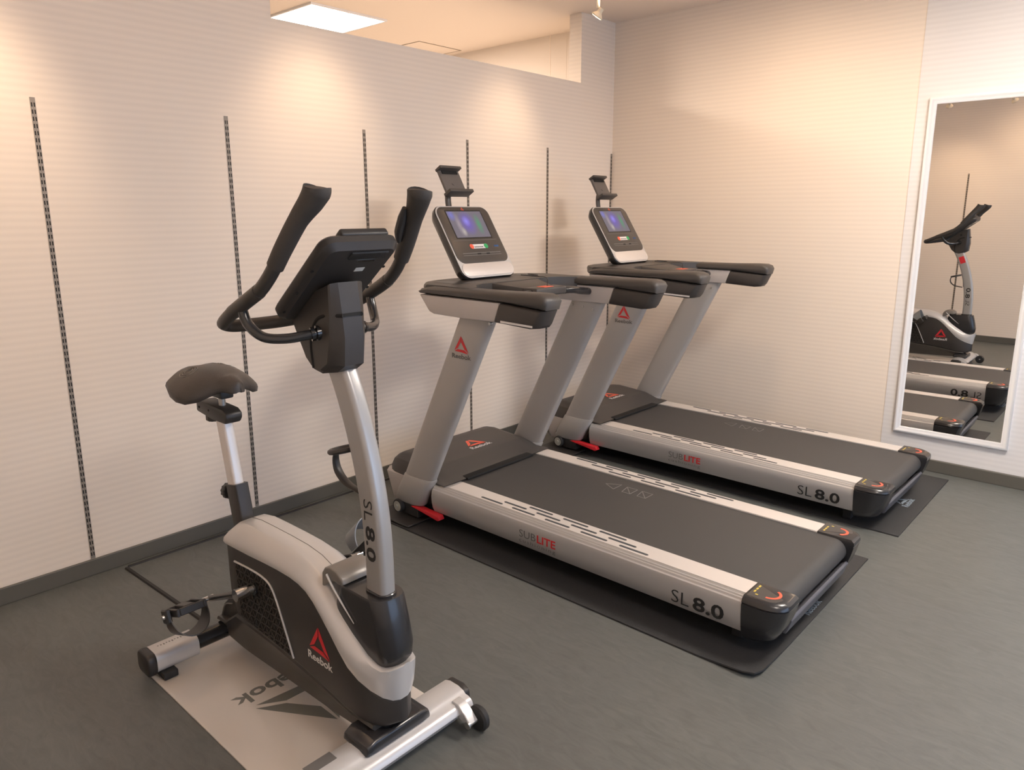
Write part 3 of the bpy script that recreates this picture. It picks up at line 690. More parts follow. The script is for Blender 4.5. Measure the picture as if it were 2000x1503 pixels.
# ------------------------------------------------------------------ exercise bike
BX, BY = -1.85, 1.07
def make_bike():
    t = thing('exercise_bike', (BX, BY, 0.0), 'silver and black upright exercise bike on the pale mat', 'exercise bike')
    def P(x, y, z): return Vector((x-BX, y, z))
    # body core (dark side panels)
    def interp(tab, x):
        for (a, va), (b, vb) in zip(tab, tab[1:]):
            if a <= x <= b: return va+(vb-va)*(x-a)/(b-a)
        return tab[0][1] if x < tab[0][0] else tab[-1][1]
    top = [(-2.134, 0.442), (-2.05, 0.445), (-1.96, 0.447), (-1.80, 0.456), (-1.69, 0.451), (-1.623, 0.422), (-1.553, 0.364), (-1.479, 0.290), (-1.43, 0.250), (-1.38, 0.222), (-1.345, 0.212), (-1.32, 0.208)]
    bot = [(-2.134, 0.40), (-2.122, 0.33), (-2.105, 0.265), (-2.08, 0.205), (-2.05, 0.188), (-1.75, 0.178), (-1.531, 0.150), (-1.442, 0.132), (-1.38, 0.130), (-1.345, 0.145), (-1.32, 0.175)]
    hwt = [(-2.134, 0.060), (-2.11, 0.074), (-2.06, 0.079), (-1.50, 0.079), (-1.45, 0.074), (-1.42, 0.067), (-1.39, 0.056), (-1.367, 0.040), (-1.353, 0.024), (-1.345, 0.009)]
    xs = [-2.134, -2.128, -2.118, -2.105, -2.09, -2.075, -2.06, -2.0, -1.9, -1.8, -1.7, -1.623, -1.553, -1.5, -1.46, -1.43, -1.40, -1.385, -1.375, -1.367, -1.360, -1.353, -1.348, -1.345]
    rings = []
    for x in xs:
        h = interp(hwt, x); zt = interp(top, x); zb = interp(bot, x); r = min(0.012, (zt-zb)*0.3, h*0.5); c = (zt+zb)/2
        rings.append([P(x, a, c+b) for a, b in rrect(h, (zt-zb)/2, r, 3)])
    body = MB().ring_loft(rings).build('body_housing', DARKB, t, 40)
    # silver shell: stations of upper crease / lower edge running from the back over the top to the nose
    st = [  # (upper x, z, half width) (lower x, z, half width) crown
        ((-2.116, 0.462, 0.030), (-2.136, 0.425, 0.060)),
        ((-2.105, 0.484, 0.040), (-2.134, 0.430, 0.074)),
        ((-2.075, 0.502, 0.044), (-2.110, 0.432, 0.0795)),
        ((-2.020, 0.510, 0.045), (-2.040, 0.436, 0.081)),
        ((-1.95, 0.511, 0.045), (-1.964, 0.439, 0.081)),
        ((-1.85, 0.511, 0.045), (-1.87, 0.445, 0.081)),
        ((-1.76, 0.509, 0.045), (-1.801, 0.448, 0.081)),
        ((-1.69, 0.500, 0.045), (-1.735, 0.448, 0.081)),
        ((-1.640, 0.484, 0.045), (-1.69, 0.443, 0.081)),
        ((-1.605, 0.462, 0.046), (-1.655, 0.433, 0.081)),
        ((-1.575, 0.438, 0.048), (-1.623, 0.414, 0.081)),
        ((-1.525, 0.395, 0.052), (-1.590, 0.386, 0.081)),
        ((-1.485, 0.365, 0.056), (-1.553, 0.352, 0.081)),
        ((-1.450, 0.342, 0.060), (-1.513, 0.312, 0.081)),
        ((-1.425, 0.325, 0.061), (-1.478, 0.278, 0.079)),
        ((-1.395, 0.311, 0.058), (-1.442, 0.254, 0.073)),
        ((-1.369, 0.306, 0.052), (-1.405, 0.235, 0.062)),
        ((-1.349, 0.310, 0.042), (-1.373, 0.222, 0.048)),
        ((-1.335, 0.316, 0.028), (-1.353, 0.215, 0.031)),
        ((-1.328, 0.320, 0.010), (-1.345, 0.212, 0.012))]
    rings = []
    for (ux, uz, uh), (lx, lz, lh) in st:
        mx_, mz_, mh = (ux+lx)/2, (uz+lz)/2, (uh+lh)/2+0.012
        q = lambda s_: [P(lx, s_*(lh-0.012), lz), P(lx, s_*lh, lz), P(lx*0.7+ux*0.3, s_*(lh*0.85+uh*0.15+0.006), lz*0.7+uz*0.3), P(lx*0.35+ux*0.65, s_*(lh*0.45+uh*0.55+0.006), lz*0.35+uz*0.65), P(ux, s_*(uh+0.003), uz-0.003), P(ux, s_*(uh-0.004), uz)]
        L_ = q(-1); R_ = q(1)
        rings.append(L_+[P(ux, -uh*0.4, uz+0.001), P(ux, uh*0.4, uz+0.001)]+R_[::-1])
    m = MB().ring_loft(rings)
    shell = m.build('silver_shell', SILVERL, t, 45)
    m = MB(); pth = [P(u[0], 0.0, u[1]+0.0012) for u, l in st[2:10]]
    m.tube(pth, 0.0009, 5, smooth=False); m.build('seam', INKG, shell, 0)
    # recessed grille on each side with a silver trim strip
    tri = [(-2.054, 0.388), (-1.96, 0.393), (-1.885, 0.392), (-1.848, 0.380), (-1.825, 0.352), (-1.792, 0.288), (-1.745, 0.192), (-1.90, 0.200), (-2.04, 0.208)]
    def inside(px, pz):
        c = False; n = len(tri)
        for i in range(n):
            (x1, z1), (x2, z2) = tri[i], tri[i-1]
            if (z1 > pz) != (z2 > pz) and px < (x2-x1)*(pz-z1)/(z2-z1)+x1: c = not c
        return c
    for s in (-1, 1):
        y = 0.0792*s
        MB().prism([(x-BX, z) for x, z in tri], y, y+s*0.0006).build('grille_recess', VOID, body, 0)
        m = MB()
        def seg(p, q, w=0.0019):
            # clip by walking
            N = 14; run = []
            for i in range(N):
                a = (p[0]+(q[0]-p[0])*i/N, p[1]+(q[1]-p[1])*i/N); b = (p[0]+(q[0]-p[0])*(i+1)/N, p[1]+(q[1]-p[1])*(i+1)/N)
                if inside((a[0]+b[0])/2, (a[1]+b[1])/2): run.append((a, b))
            if not run: return
            a, b = run[0][0], run[-1][1]
            d = Vector((b[0]-a[0], b[1]-a[1])); 
            if d.length < 1e-4: return
            n_ = Vector((-d.y, d.x)).normalized()*w
            o4 = [(a[0]+n_.x, a[1]+n_.y), (b[0]+n_.x, b[1]+n_.y), (b[0]-n_.x, b[1]-n_.y), (a[0]-n_.x, a[1]-n_.y)]
            m.prism([(c[0]-BX, c[1]) for c in o4], y+s*0.0006, y+s*0.0026)
        g = 0.030; hh_ = g*0.866
        for j in range(-1, 9):
            for i in range(-2, 14):
                x = -2.07+g*i+(g/2 if j % 2 else 0); zz = 0.185+hh_*j
                seg((x, zz), (x+g, zz)); seg((x, zz), (x+g/2, zz+hh_)); seg((x, zz), (x-g/2, zz+hh_))
                seg((x+g/2, zz), (x+g/2+0.001, zz+hh_*0.55), 0.0012)
        m.build('grille', GRILL, body, 0)
        pth = [P(x, y+s*0.002, z) for x, z in [(-2.054, 0.390), (-1.96, 0.396), (-1.885, 0.395), (-1.845, 0.382), (-1.821, 0.353), (-1.788, 0.289), (-1.742, 0.190)]]
        MB().tube(pth, 0.0032, 8, up=(0, 1, 0)).build('grille_trim', SILVERL, body)
        r = (1, 0, 0) if s < 0 else (-1, 0, 0)
        brand(body, frame(P(-1.606, y+s*0.0003, 0.262), r, (0, 0, 1)), 0.080, RED, INKW, wk=1.45, lh=0.30)
    # mast cover (black) rising in front
    rings = []
    for z, x0, x1, h in ((0.29, -1.62, -1.365, 0.040), (0.325, -1.605, -1.338, 0.050), (0.36, -1.60, -1.335, 0.053), (0.42, -1.585, -1.348, 0.053), (0.478, -1.565, -1.364, 0.052), (0.486, -1.563, -1.368, 0.049)):
        c = (x0+x1)/2; a = (x1-x0)/2
        rings.append([P(c+px, py, z) for px, py in rrect(a, h, h*0.9, 8)])
    mast = MB().ring_loft(rings).build('mast_cover', GLOSS2, t, 40)
    # hooked fairing at the back of the mast cover
    pf = [(-1.615, 0.452), (-1.612, 0.495), (-1.598, 0.514), (-1.575, 0.522), (-1.545, 0.519), (-1.522, 0.506), (-1.514, 0.490), (-1.535, 0.484), (-1.560, 0.487), (-1.582, 0.47)]
    MB().prism([(a-BX, b) for a, b in pf], -0.054, 0.054).bevel(0.004, 2, 40).build('fairing', FAIR, t, 50)
    for s in (-1, 1):
        MB().tube([P(-1.585, s*0.0565, 0.500), P(-1.56, s*0.0575, 0.475), P(-1.52, s*0.0575, 0.440), P(-1.47, s*0.0575, 0.400)], [0.0034, 0.0034, 0.0026, 0.001], 8, up=(0, 1, 0)).build('fairing_trim', SILVERL, t)
    # mast
    cl = [(-1.424, 0.40), (-1.424, 0.49), (-1.425, 0.60), (-1.433, 0.70), (-1.451, 0.80), (-1.479, 0.90), (-1.516, 1.00), (-1.560, 1.09)]
    P3, _ = catmull([P(a, 0, b) for a, b in cl], [0]*len(cl), 5)
    rings = []
    for i, p in enumerate(P3):
        T = (P3[min(i+1, len(P3)-1)]-P3[max(i-1, 0)]).normalized(); N = T.cross(Vector((0, 1, 0))).normalized()
        rings.append([p+N*a+Vector((0, 1, 0))*b for a, b in rrect(0.0375, 0.0235, 0.015, 6)])
    post = MB().ring_loft(rings).build('mast', SILVER2, t, 50)
    for s in (-1, 1):
        # lettering runs up / down the mast side, following its lean
        y = 0.0237*s
        d1 = Vector((0.0, 0, -1)) if s < 0 else Vector((0.0, 0, 1))
        upv = Vector((1, 0, 0.0))
        a0 = P(-1.449, y, 0.742) if s < 0 else P(-1.444, y, 0.575)
        b0 = P(-1.444, y, 0.672) if s < 0 else P(-1.449, y, 0.645)
        text_bm('SL', frame(a0, d1, upv), 0.036, bold=-0.01, width=0.056).build('lettering', INK, post, 0)
        text_bm('8.0', frame(b0, d1, upv), 0.036, bold=0.022, width=0.095).build('lettering', INK, post, 0)
    MB().box(-0.022, 0.022, -0.032, 0.032, 0, 0.0007, frame(P(-1.514, 0.0237, 0.998), (-1, 0, -0.40), (-0.40, 0, 1))).build('red_label', RED, post, 0)
    # collar at the mast foot
    MB().prism([(a+(-1.424-BX), b) for a, b in rrect(0.044, 0.029, 0.027, 6)], 0.484, 0.493, 'z').bevel(0.002, 1).build('mast_collar', GLOSS2, t)
    # bottle cage on the back of the mast
    cg = thing_part('bottle_cage', t)
    MB().box(-0.016, 0.016, -0.075, 0.065, 0, 0.010, frame(P(-1.482, 0, 0.82), (0, 1, 0), (-0.15, 0, 1)) @ Matrix.Rotation(PI, 4, 'Y')).bevel(0.003).build('cage_plate', BLACK, cg)
    c0 = P(-1.552, 0, 0.845)
    ringp = [c0+Vector((0.038*math.cos(a), 0.038*math.sin(a), 0.010*math.cos(a))) for a in [2*PI*i/20 for i in range(21)]]
    MB().tube(ringp, 0.0075, 8, smooth=False).build('cage_ring', BLACK, cg)
    MB().tube([P(-1.590, 0, 0.836), P(-1.596, 0, 0.805), P(-1.585, 0, 0.775), P(-1.55, 0, 0.752), P(-1.49, 0, 0.742)], [0.009, 0.011, 0.013, 0.013, 0.011], 8, ry=0.4, up=(1, 0, 0)).build('cage_hook', BLACK, cg)
    # console bracket (mast head)
    hp_ = [(-1.490, 1.285), (-1.56, 1.262), (-1.62, 1.225), (-1.668, 1.182), (-1.640, 1.134), (-1.612, 1.088), (-1.580, 1.062), (-1.545, 1.056), (-1.510, 1.062), (-1.478, 1.082), (-1.472, 1.15), (-1.480, 1.22)]
    HO = -0.012
    def hr(y, k, pull=0.0):
        cx_, cz_ = -1.565, 1.16
        q = []
        for a, b in hp_:
            aa, bb = cx_+(a-cx_)*k, cz_+(b-cz_)*k
            if a > -1.53: aa -= pull*(0.12+0.95*min(1, max(0, (1.285-b)/0.2)))
            q.append(P(aa, y+HO, bb))
        return q
    head = MB().ring_loft([hr(-0.050, 0.95, 0.034), hr(-0.046, 0.985, 0.028), hr(-0.026, 1.0, 0.0), hr(0.030, 1.0, 0.0), hr(0.045, 0.985, 0.020), hr(0.049, 0.95, 0.026)]).build('mast_head', DARKB, t, 22)
    # lower shield of the mast head with dark arched gap
    ar = [(-1.540, 1.198), (-1.562, 1.182), (-1.578, 1.155), (-1.584, 1.12), (-1.578, 1.068)]
    for s in (-1, 1):
        MB().tube([P(a, s*c-0.012, b) for a, b, c in [(-1.474, 1.206, 0.028), (-1.512, 1.205, 0.046)]+[(a, b, 0.0492) for a, b in ar]], 0.0050, 6, ry=0.7, up=(0, 1, 0)).build('shadow_gap', VOID, head)
    MB().box(-0.029, 0.030, -0.004, 0.004, 0, 0.0020, frame(P(-1.4775, -0.011, 1.207), (0, 1, 0), (-0.1, 0, 1))).build('front_gap', VOID, head, 0)
    for s in (-1, 1):
        MB().lathe([(0.0085, -0.004), (0.0085, 0.0012), (0.0005, 0.0012)], frame(P(-1.545, s*0.0487-0.012, 1.228), (-s, 0, 0), (0, 0, 1)), 14).build('screw_hole', VOID, head)
    # console
    Pb = Vector((-1.660-BX, 0, 1.178)); Pt = Vector((-1.417-BX, 0, 1.372)); L_ = (Pt-Pb).length
    Mk = frame(Pb, (0, -1, 0), Pt-Pb)          # z points up/back towards the rider
    def kr(w, y0, y1, r, d): return [Mk @ Vector((a, b+(y0+y1)/2, d)) for a, b in rrect(w, (y1-y0)/2, r, 6)]
    con = MB().ring_loft([kr(0.095, 0.012, L_-0.014, 0.022, -0.001), kr(0.107, 0.004, L_-0.006, 0.030, 0.008), kr(0.110, 0, L_, 0.032, 0.014), kr(0.110, 0, L_, 0.032, 0.030), kr(0.105, 0.005, L_-0.005, 0.030, 0.036)]).build('console', DARKB, t, 35)
    MB().ring_loft([kr(0.100, 0.010, L_-0.010, 0.026, 0.0362), kr(0.100, 0.010, L_-0.010, 0.026, 0.038)]).build('console_face', FACE, con, 0)
    for s in (-1, 1):
        for v in (0.045, 0.125, 0.215):
            MB().lathe([(0.0042, -0.001), (0.0042, 0.001), (0.0005, 0.001)], Mk @ Matrix.Translation((s*0.104, v, 0.0035)) @ Matrix.Rotation(PI, 4, 'X'), 10).build('screw_hole', VOID, con)
    MB().box(-0.076, 0.034, L_-0.048, L_-0.020, -0.005, 0.0005, Mk).bevel(0.003, 1).build('battery_cover', TUBE, con)
    MB().box(-0.050, 0.002, L_-0.060, L_-0.053, -0.0030, 0.0, Mk).build('cover_latch', CHROME, con, 0)
    MB().box(-0.038, -0.012, L_-0.100, L_-0.086, -0.0022, -0.0012, Mk).build('serial_label', LABELW, con, 0)
    MB().box(-0.086, 0.052, L_-0.032, L_-0.002, 0.034, 0.056, Mk).bevel(0.007, 3).build('tablet_ledge', BLACK, con)
    # handlebar: one bar per side
    for s in (-1, 1):
        bar = [(-1.64, 1.190, 0.02), (-1.70, 1.176, 0.075), (-1.765, 1.166, 0.122), (-1.803, 1.162, 0.150), (-1.806, 1.168, 0.170), (-1.780, 1.178, 0.184), (-1.715, 1.209, 0.192), (-1.64, 1.243, 0.193), (-1.585, 1.270, 0.190), (-1.545, 1.302, 0.187), (-1.515, 1.335, 0.183)]
        hb = MB().tube([P(a, s*c, b) for a, b, c in bar], 0.0165, 14).build('handlebar', BARM, t)
        MB().tube([P(a, s*c, b) for a, b, c in bar[6:9]], 0.0178, 14).build('bar_sleeve', BARM, hb)
        gr = [(-1.519, 1.330, 0.183), (-1.488, 1.372, 0.177), (-1.442, 1.434, 0.164), (-1.410, 1.472, 0.151), (-1.395, 1.494, 0.145), (-1.393, 1.501, 0.1445)]
        MB().tube([P(a, s*c, b) for a, b, c in gr], [0.0195, 0.0205, 0.0215, 0.0265, 0.030, 0.028], 18, ry=1.1, up=(1, 0, 0)).build('grip', FOAM, hb)
        if s > 0:
            MB().tube([P(-1.487, s*0.150, 1.375), P(-1.475, s*0.142, 1.40), P(-1.452, s*0.136, 1.435), P(-1.435, s*0.130, 1.46)], [0.006, 0.012, 0.012, 0.006], 10).build('control_switch', BLACK, hb)
        tb = [(-1.548, 1.160, 0.050), (-1.56, 1.156, 0.085), (-1.585, 1.150, 0.130), (-1.622, 1.155, 0.168), (-1.655, 1.185, 0.187), (-1.672, 1.222, 0.191)]
        tu = MB().tube([P(a, s*c, b) for a, b, c in tb], 0.0125, 12).build('support_tube', TUBE, t)
        MB().tube([P(-1.549, s*0.056, 1.160), P(-1.552, s*0.066, 1.159)], 0.019, 14, smooth=False).build('clamp_ring', GLOSS, tu)
        MB().tube([P(-1.553, s*0.070, 1.158), P(-1.556, s*0.078, 1.157)], 0.0175, 14, smooth=False).build('clamp_ring', GLOSS, tu)
    MB().tube([P(-1.66, -0.03, 1.185), P(-1.66, 0.03, 1.185)], 0.022, 12, smooth=False).build('bar_clamp', BLACK, t)
    # seat post, sleeve, knobs
    def slab(pts, h, w, r=0.012):
        P4 = [P(a, 0, b) for a, b in pts]; rg = []
        for i, p in enumerate(P4):
            T = (P4[min(i+1, len(P4)-1)]-P4[max(i-1, 0)]).normalized(); N = T.cross(Vector((0, 1, 0))).normalized()
            rg.append([p+N*a+Vector((0, 1, 0))*b for a, b in rrect(h, w, r, 3)])
        return rg
    MB().ring_loft(slab([(-2.155, 0.55), (-2.207, 0.80)], 0.025, 0.018, 0.009)).build('seat_post', ALU, t, 40)
    MB().ring_loft(slab([(-2.128, 0.455), (-2.158, 0.597)], 0.033, 0.023, 0.006)).build('post_sleeve', DARKB, t, 40)
    Mk1 = frame(P(-2.175, 0, 0.560), (0, 1, 0), (0.2, 0, 1)) @ Matrix.Rotation(PI, 4, 'Y')
    def knob(M, r, name, parent):
        m = MB(); n = 24
        rg = [[M @ Vector((rr_*(1+(0.06 if i % 2 else -0.04))*math.cos(2*PI*i/n), rr_*(1+(0.06 if i % 2 else -0.04))*math.sin(2*PI*i/n), h)) for i in range(n)] for rr_, h in ((r*0.9, 0.012), (r, 0.016), (r, 0.032), (r*0.85, 0.036))]
        m.ring_loft(rg); m.lathe([(r*0.35, -0.012), (r*0.35, 0.013)], M, 12); return m.build(name, BLACK, parent, 30)
    Mk1 = frame(P(-2.180, 0, 0.560), (0, -1, 0), (0.2, 0, 1))
    Mk1 = Matrix.Translation(P(-2.190, 0, 0.560)) @ Matrix.Rotation(-PI/2-0.1, 4, 'Y')
    knob(Mk1, 0.026, 'height_knob', t)
    MB().prism([(-2.338-BX, 0.812), (-2.336-BX, 0.846), (-2.31-BX, 0.852), (-2.16-BX, 0.846), (-2.137-BX, 0.835), (-2.135-BX, 0.818), (-2.15-BX, 0.800), (-2.235-BX, 0.800)], -0.028, 0.028).bevel(0.006, 2).build('seat_slider', BLACK, t)
    knob(Matrix.Translation(P(-2.275, -0.0, 0.822)) @ Matrix.Rotation(PI, 4, 'X'), 0.024, 'slider_knob', t)
    for s in (-1, 1):
        for x in (-2.315, -2.25):
            MB().lathe([(0.004, -0.001), (0.004, 0.001), (0.0005, 0.001)], frame(P(x, s*0.0282, 0.829), (-s, 0, 0), (0, 0, 1)), 10).build('slider_screw', VOID, t)
    MB().tube([P(-2.21, 0, 0.84), P(-2.21, 0, 0.90)], 0.011, 12, smooth=False).build('saddle_stem', STEEL, t)
    MB().box(-2.25-BX, -2.17-BX, -0.022, 0.022, 0.875, 0.905).bevel(0.006).build('saddle_clamp', BLACK, t)
    # saddle: loft of sections along x
    secs = []
    for x, zc, hw_, dr, th in ((-2.378, 0.936, 0.040, 0.004, 0.02), (-2.367, 0.940, 0.085, 0.016, 0.03), (-2.335, 0.948, 0.120, 0.032, 0.044), (-2.29, 0.953, 0.132, 0.048, 0.055), (-2.245, 0.953, 0.134, 0.056, 0.058),
                               (-2.205, 0.949, 0.124, 0.056, 0.056), (-2.178, 0.943, 0.100, 0.046, 0.050), (-2.156, 0.939, 0.070, 0.030, 0.046), (-2.138, 0.936, 0.040, 0.018, 0.040), (-2.118, 0.930, 0.032, 0.014, 0.034), (-2.102, 0.922, 0.024, 0.010, 0.026), (-2.095, 0.916, 0.010, 0.006, 0.014)):
        rg = []; n = 24
        for i in range(n):
            a = 2*PI*i/n; c, s_ = math.cos(a), math.sin(a)
            yy = hw_*math.copysign(abs(c)**0.8, c); q = abs(yy)/hw_
            if s_ >= 0: zz = zc - dr*q**2*1.1 + 0.021*abs(s_)**0.65*(1-0.1*q) - (0.007*math.exp(-(yy/0.022)**2) if x < -2.15 else 0)
            else: zz = zc - dr*q**2*1.1 - th*abs(s_)**0.75*((0.25+0.75*q**1.5)*min(1, max(0, (hw_-0.05)/0.05)) + 0.6*(1-min(1, max(0, (hw_-0.05)/0.05))))*0.9
            rg.append(P(x, yy, zz))
        secs.append(rg)
    sd = MB().ring_loft(secs).build('saddle', SADDLE, t, 70)
    sd.data.update()
    bvh = BVHTree.FromPolygons([v.co.copy() for v in sd.data.vertices], [tuple(p.vertices) for p in sd.data.polygons])
    for s in (-1, 1):
        m = MB(); n = 16
        for k in range(3):
            pth = []
            for i in range(n+1):
                a = 2*PI*i/n; f = 1-0.27*k
                px, py = -2.285-BX+0.030*f*math.cos(a), s*0.064+0.027*f*math.sin(a)
                h = bvh.ray_cast(Vector((px, py, 1.2)), Vector((0, 0, -1)))[0]
                pth.append(Vector((px, py, (h.z if h else 0.955)+0.0004)))
            m.tube(pth, 0.0014, 5, smooth=False)
        m.build('saddle_emblem', EMB, sd, 0)
    # cranks and pedals
    hub = (-1.928, 0.347)
    for s in (-1, 1):
        MB().tube([P(hub[0], s*0.075, hub[1]), P(hub[0], s*0.125, hub[1])], 0.010, 12, smooth=False).build('axle', STEEL, t)
        sg = -1 if s < 0 else 1
        e = (hub[0]+sg*0.196, hub[1]+sg*0.085)
        cr = MB().tube([P(hub[0], s*0.132, hub[1]), P(e[0], s*0.140, e[1])], [0.0115, 0.0095], 10, ry=0.75, smooth=False, up=(0, 1, 0)).build('crank_arm', TUBE, t)
        MB().tube([P(hub[0], s*0.112, hub[1]), P(hub[0], s*0.150, hub[1])], 0.0185, 16, smooth=False).build('crank_boss', CHROME, cr)
        MB().tube([P(hub[0], s*0.088, hub[1]), P(hub[0], s*0.094, hub[1])], 0.020, 16, smooth=False).build('crank_collar', GLOSS, cr)
        MB().tube([P(e[0], s*0.126, e[1]), P(e[0], s*0.165, e[1])], 0.009, 12, smooth=False).build('pedal_spindle', CHROME, cr)
        # pedal: rocked platform with a strap
        pd = thing_part('pedal', t); tilt = -0.35 if s < 0 else -0.75
        Mp = Matrix.Translation(P(e[0]-(0.02 if s > 0 else 0), s*0.215, e[1])) @ Matrix.Rotation(tilt, 4, 'Y')
        m = MB()
        for y0 in (-0.046, 0.036): m.box(-0.052, 0.052, y0, y0+0.010, -0.012, 0.012, Mp)
        m.box(-0.052, -0.040, -0.036, 0.036, -0.011, 0.011, Mp); m.box(0.040, 0.052, -0.036, 0.036, -0.011, 0.011, Mp); m.box(-0.040, 0.040, -0.016, 0.016, -0.013, 0.013, Mp)
        m.bevel(0.002, 1).build('pedal_platform', BLACK, pd)
        m = MB(); n = 18; rg = []
        down = -1 if s < 0 else 1
        for i in range(n+1):
            a = PI*i/n; y = 0.056*math.cos(a); zz = down*(0.010+0.072*math.sin(a)**0.8)
            no = Vector((0, math.cos(a)/0.056, down*math.sin(a)/0.07)).normalized()*0.0015
            w0, w1 = -0.020-0.030*math.sin(a), 0.020+0.030*math.sin(a)
            rg.append([Mp @ (Vector((w0, y, zz))-no), Mp @ (Vector((w1, y, zz))-no), Mp @ (Vector((w1, y, zz))+no), Mp @ (Vector((w0, y, zz))+no)])
        m.ring_loft(rg); m.build('pedal_strap', STRAP if s < 0 else STRAPG, pd, 40)
        MB().box(-0.02, 0.02, 0.050 if s > 0 else -0.066, 0.066 if s > 0 else -0.050, -0.026, 0.018, Mp).bevel(0.004, 1).build('strap_buckle', BLACK, pd)
        if s < 0:
            MB().lathe([(0.0005, 0.006), (0.006, 0.006), (0.007, 0)], Mp @ frame((0, -0.066, -0.004), (1, 0, 0), (0, 0, 1)), 10).build('buckle_rivet', STEEL, pd)
    # main beam and rear gusset
    rg = []
    for x, zb, zt_, h in ((-2.27, 0.052, 0.105, 0.040), (-2.20, 0.052, 0.118, 0.046), (-2.10, 0.060, 0.186, 0.055), (-2.05, 0.064, 0.187, 0.058), (-1.86, 0.072, 0.182, 0.058), (-1.60, 0.080, 0.160, 0.058), (-1.48, 0.086, 0.140, 0.056), (-1.40, 0.088, 0.134, 0.050)):
        rg.append([P(x, a, b) for a, b in ((-h, zb), (-h, zb+(zt_-zb)*0.45), (-h-0.016, zt_-0.008), (-h-0.012, zt_), (h+0.012, zt_), (h+0.016, zt_-0.008), (h, zb+(zt_-zb)*0.45), (h, zb))])
    MB().ring_loft(rg).build('base_beam', BEAM, t, 25)
    MB().prism([(-2.285-BX, 0.095), (-2.255-BX, 0.150), (-2.215-BX, 0.185), (-2.175-BX, 0.200), (-2.09-BX, 0.265), (-2.06-BX, 0.18), (-2.20-BX, 0.075)], -0.036, 0.036).bevel(0.006, 2).build('rear_bracket', DARKB, t)
    for s in (-1, 1):
        MB().tube([P(-2.265, s*0.040, 0.10), P(-2.235, s*0.040, 0.155), P(-2.18, s*0.040, 0.18)], 0.0025, 6, up=(0, 1, 0)).build('bracket_rib', FAIR, t)
    # rear stabiliser
    def stab(xc, zc, y0, y1, rx, rz, r, name, mat, parent, bev=0.0):
        m = MB(); pts = rrect(rx, rz, r, 5)
        m.ring_loft([[P(xc+a, y0, zc+b) for a, b in pts], [P(xc+a, y1, zc+b) for a, b in pts]])
        if bev: m.bevel(bev, 2, 60)
        return m.build(name, mat, parent, 50)
    MB().tube([P(-2.25, -0.17, 0.062), P(-2.25, 0.17, 0.062)], 0.030, 20, smooth=False).build('rear_tube', TUBE, t)
    for s in (-1, 1):
        a, b = sorted((s*0.150, s*0.285)); rs = stab(-2.25, 0.062, a, b, 0.044, 0.034, 0.022, 'stabilizer_sleeve', SILVERL, t)
        a, b = sorted((s*0.285, s*0.312)); stab(-2.25, 0.060, a, b, 0.046, 0.037, 0.024, 'end_cap', BLACK, t, 0.006)
        a, b = sorted((s*0.23, s*0.275)); MB().box(-2.285-BX, -2.19-BX, a, b, 0.0065, 0.030).bevel(0.004).build('levelling_foot', RUBBER, t)
        for k in range(9):
            pass
    m = MB()
    for k in range(10): m.box(-2.258-BX, -2.254-BX+0.002*(k % 3), -0.262+0.009*k, -0.258+0.009*k, 0.0961, 0.0966)
    m.build('stamped_marks', MARK, t, 0)
    # front stabiliser: broad tray profile with rounded front edge
    pf = [(-1.462, 0.040), (-1.464, 0.068), (-1.455, 0.084), (-1.435, 0.091), (-1.400, 0.091), (-1.378, 0.085), (-1.370, 0.078), (-1.356, 0.077), (-1.343, 0.069), (-1.338, 0.055), (-1.344, 0.042), (-1.358, 0.035), (-1.38, 0.033), (-1.44, 0.032)]
    fy0, fy1 = -0.285, 0.245
    fs = MB().prism([(a-BX, b) for a, b in pf], fy0, fy1).build('front_stabilizer', SILVERL, t, 40)
    for y0, y1 in ((fy1, fy1+0.024), (fy0-0.024, fy0)):
        m = MB().prism([(a-BX, b) for a, b in [(-1.460, 0.042), (-1.462, 0.070), (-1.450, 0.088), (-1.40, 0.090), (-1.375, 0.080), (-1.372, 0.045), (-1.39, 0.034)]], y0, y1); m.bevel(0.006, 2); m.build('end_cap', BLACK, fs)
    MB().box(-1.452-BX, -1.418-BX, -0.245, -0.165, 0.0911, 0.0916).build('data_label', INKG, fs, 0)
    for s in (-1, 1):
        yw = 0.212 if s > 0 else -0.252
        m = MB().prism([(-1.372-BX, 0.083), (-1.345-BX, 0.083), (-1.318-BX, 0.064), (-1.296-BX, 0.042), (-1.304-BX, 0.034), (-1.335-BX, 0.040), (-1.36-BX, 0.052)], yw-0.022, yw+0.010); m.bevel(0.002, 1); m.build('wheel_bracket', SILVERL, fs)
        Mw = frame((-1.306-BX, yw+0.011, 0.037), (-1, 0, 0), (0, 0, 1))
        w = MB().lathe([(0.010, 0), (0.031, 0.0), (0.037, 0.006), (0.037, 0.018), (0.031, 0.024), (0.010, 0.024)], Mw, 26).build('wheel', RUBBER, fs)
        MB().lathe([(0.011, -0.036), (0.011, -0.030), (0.007, -0.028), (0.007, 0.027), (0.0005, 0.028)], Mw, 12).build('wheel_axle', STEEL, fs)
        MB().lathe([(0.0005, 0), (0.016, 0), (0.014, 0.018), (0.018, 0.024), (0.018, 0.0265), (0.0005, 0.0265)], Matrix.Translation((-1.43-BX, s*0.20, 0.0062)), 16).build('levelling_foot', RUBBER, fs)
    # foot cover under the nose
    rg = []
    for y, zt_, x0, x1 in ((-0.110, 0.095, -1.468, -1.372), (-0.104, 0.106, -1.474, -1.368), (-0.080, 0.117, -1.476, -1.366), (0.080, 0.117, -1.476, -1.366), (0.104, 0.106, -1.474, -1.368), (0.110, 0.095, -1.468, -1.372)):
        rg.append([P(x0, y, 0.088), P(x0, y, zt_-0.006), P(x0+0.007, y, zt_), P(x1-0.007, y, zt_), P(x1, y, zt_-0.006), P(x1, y, 0.082)])
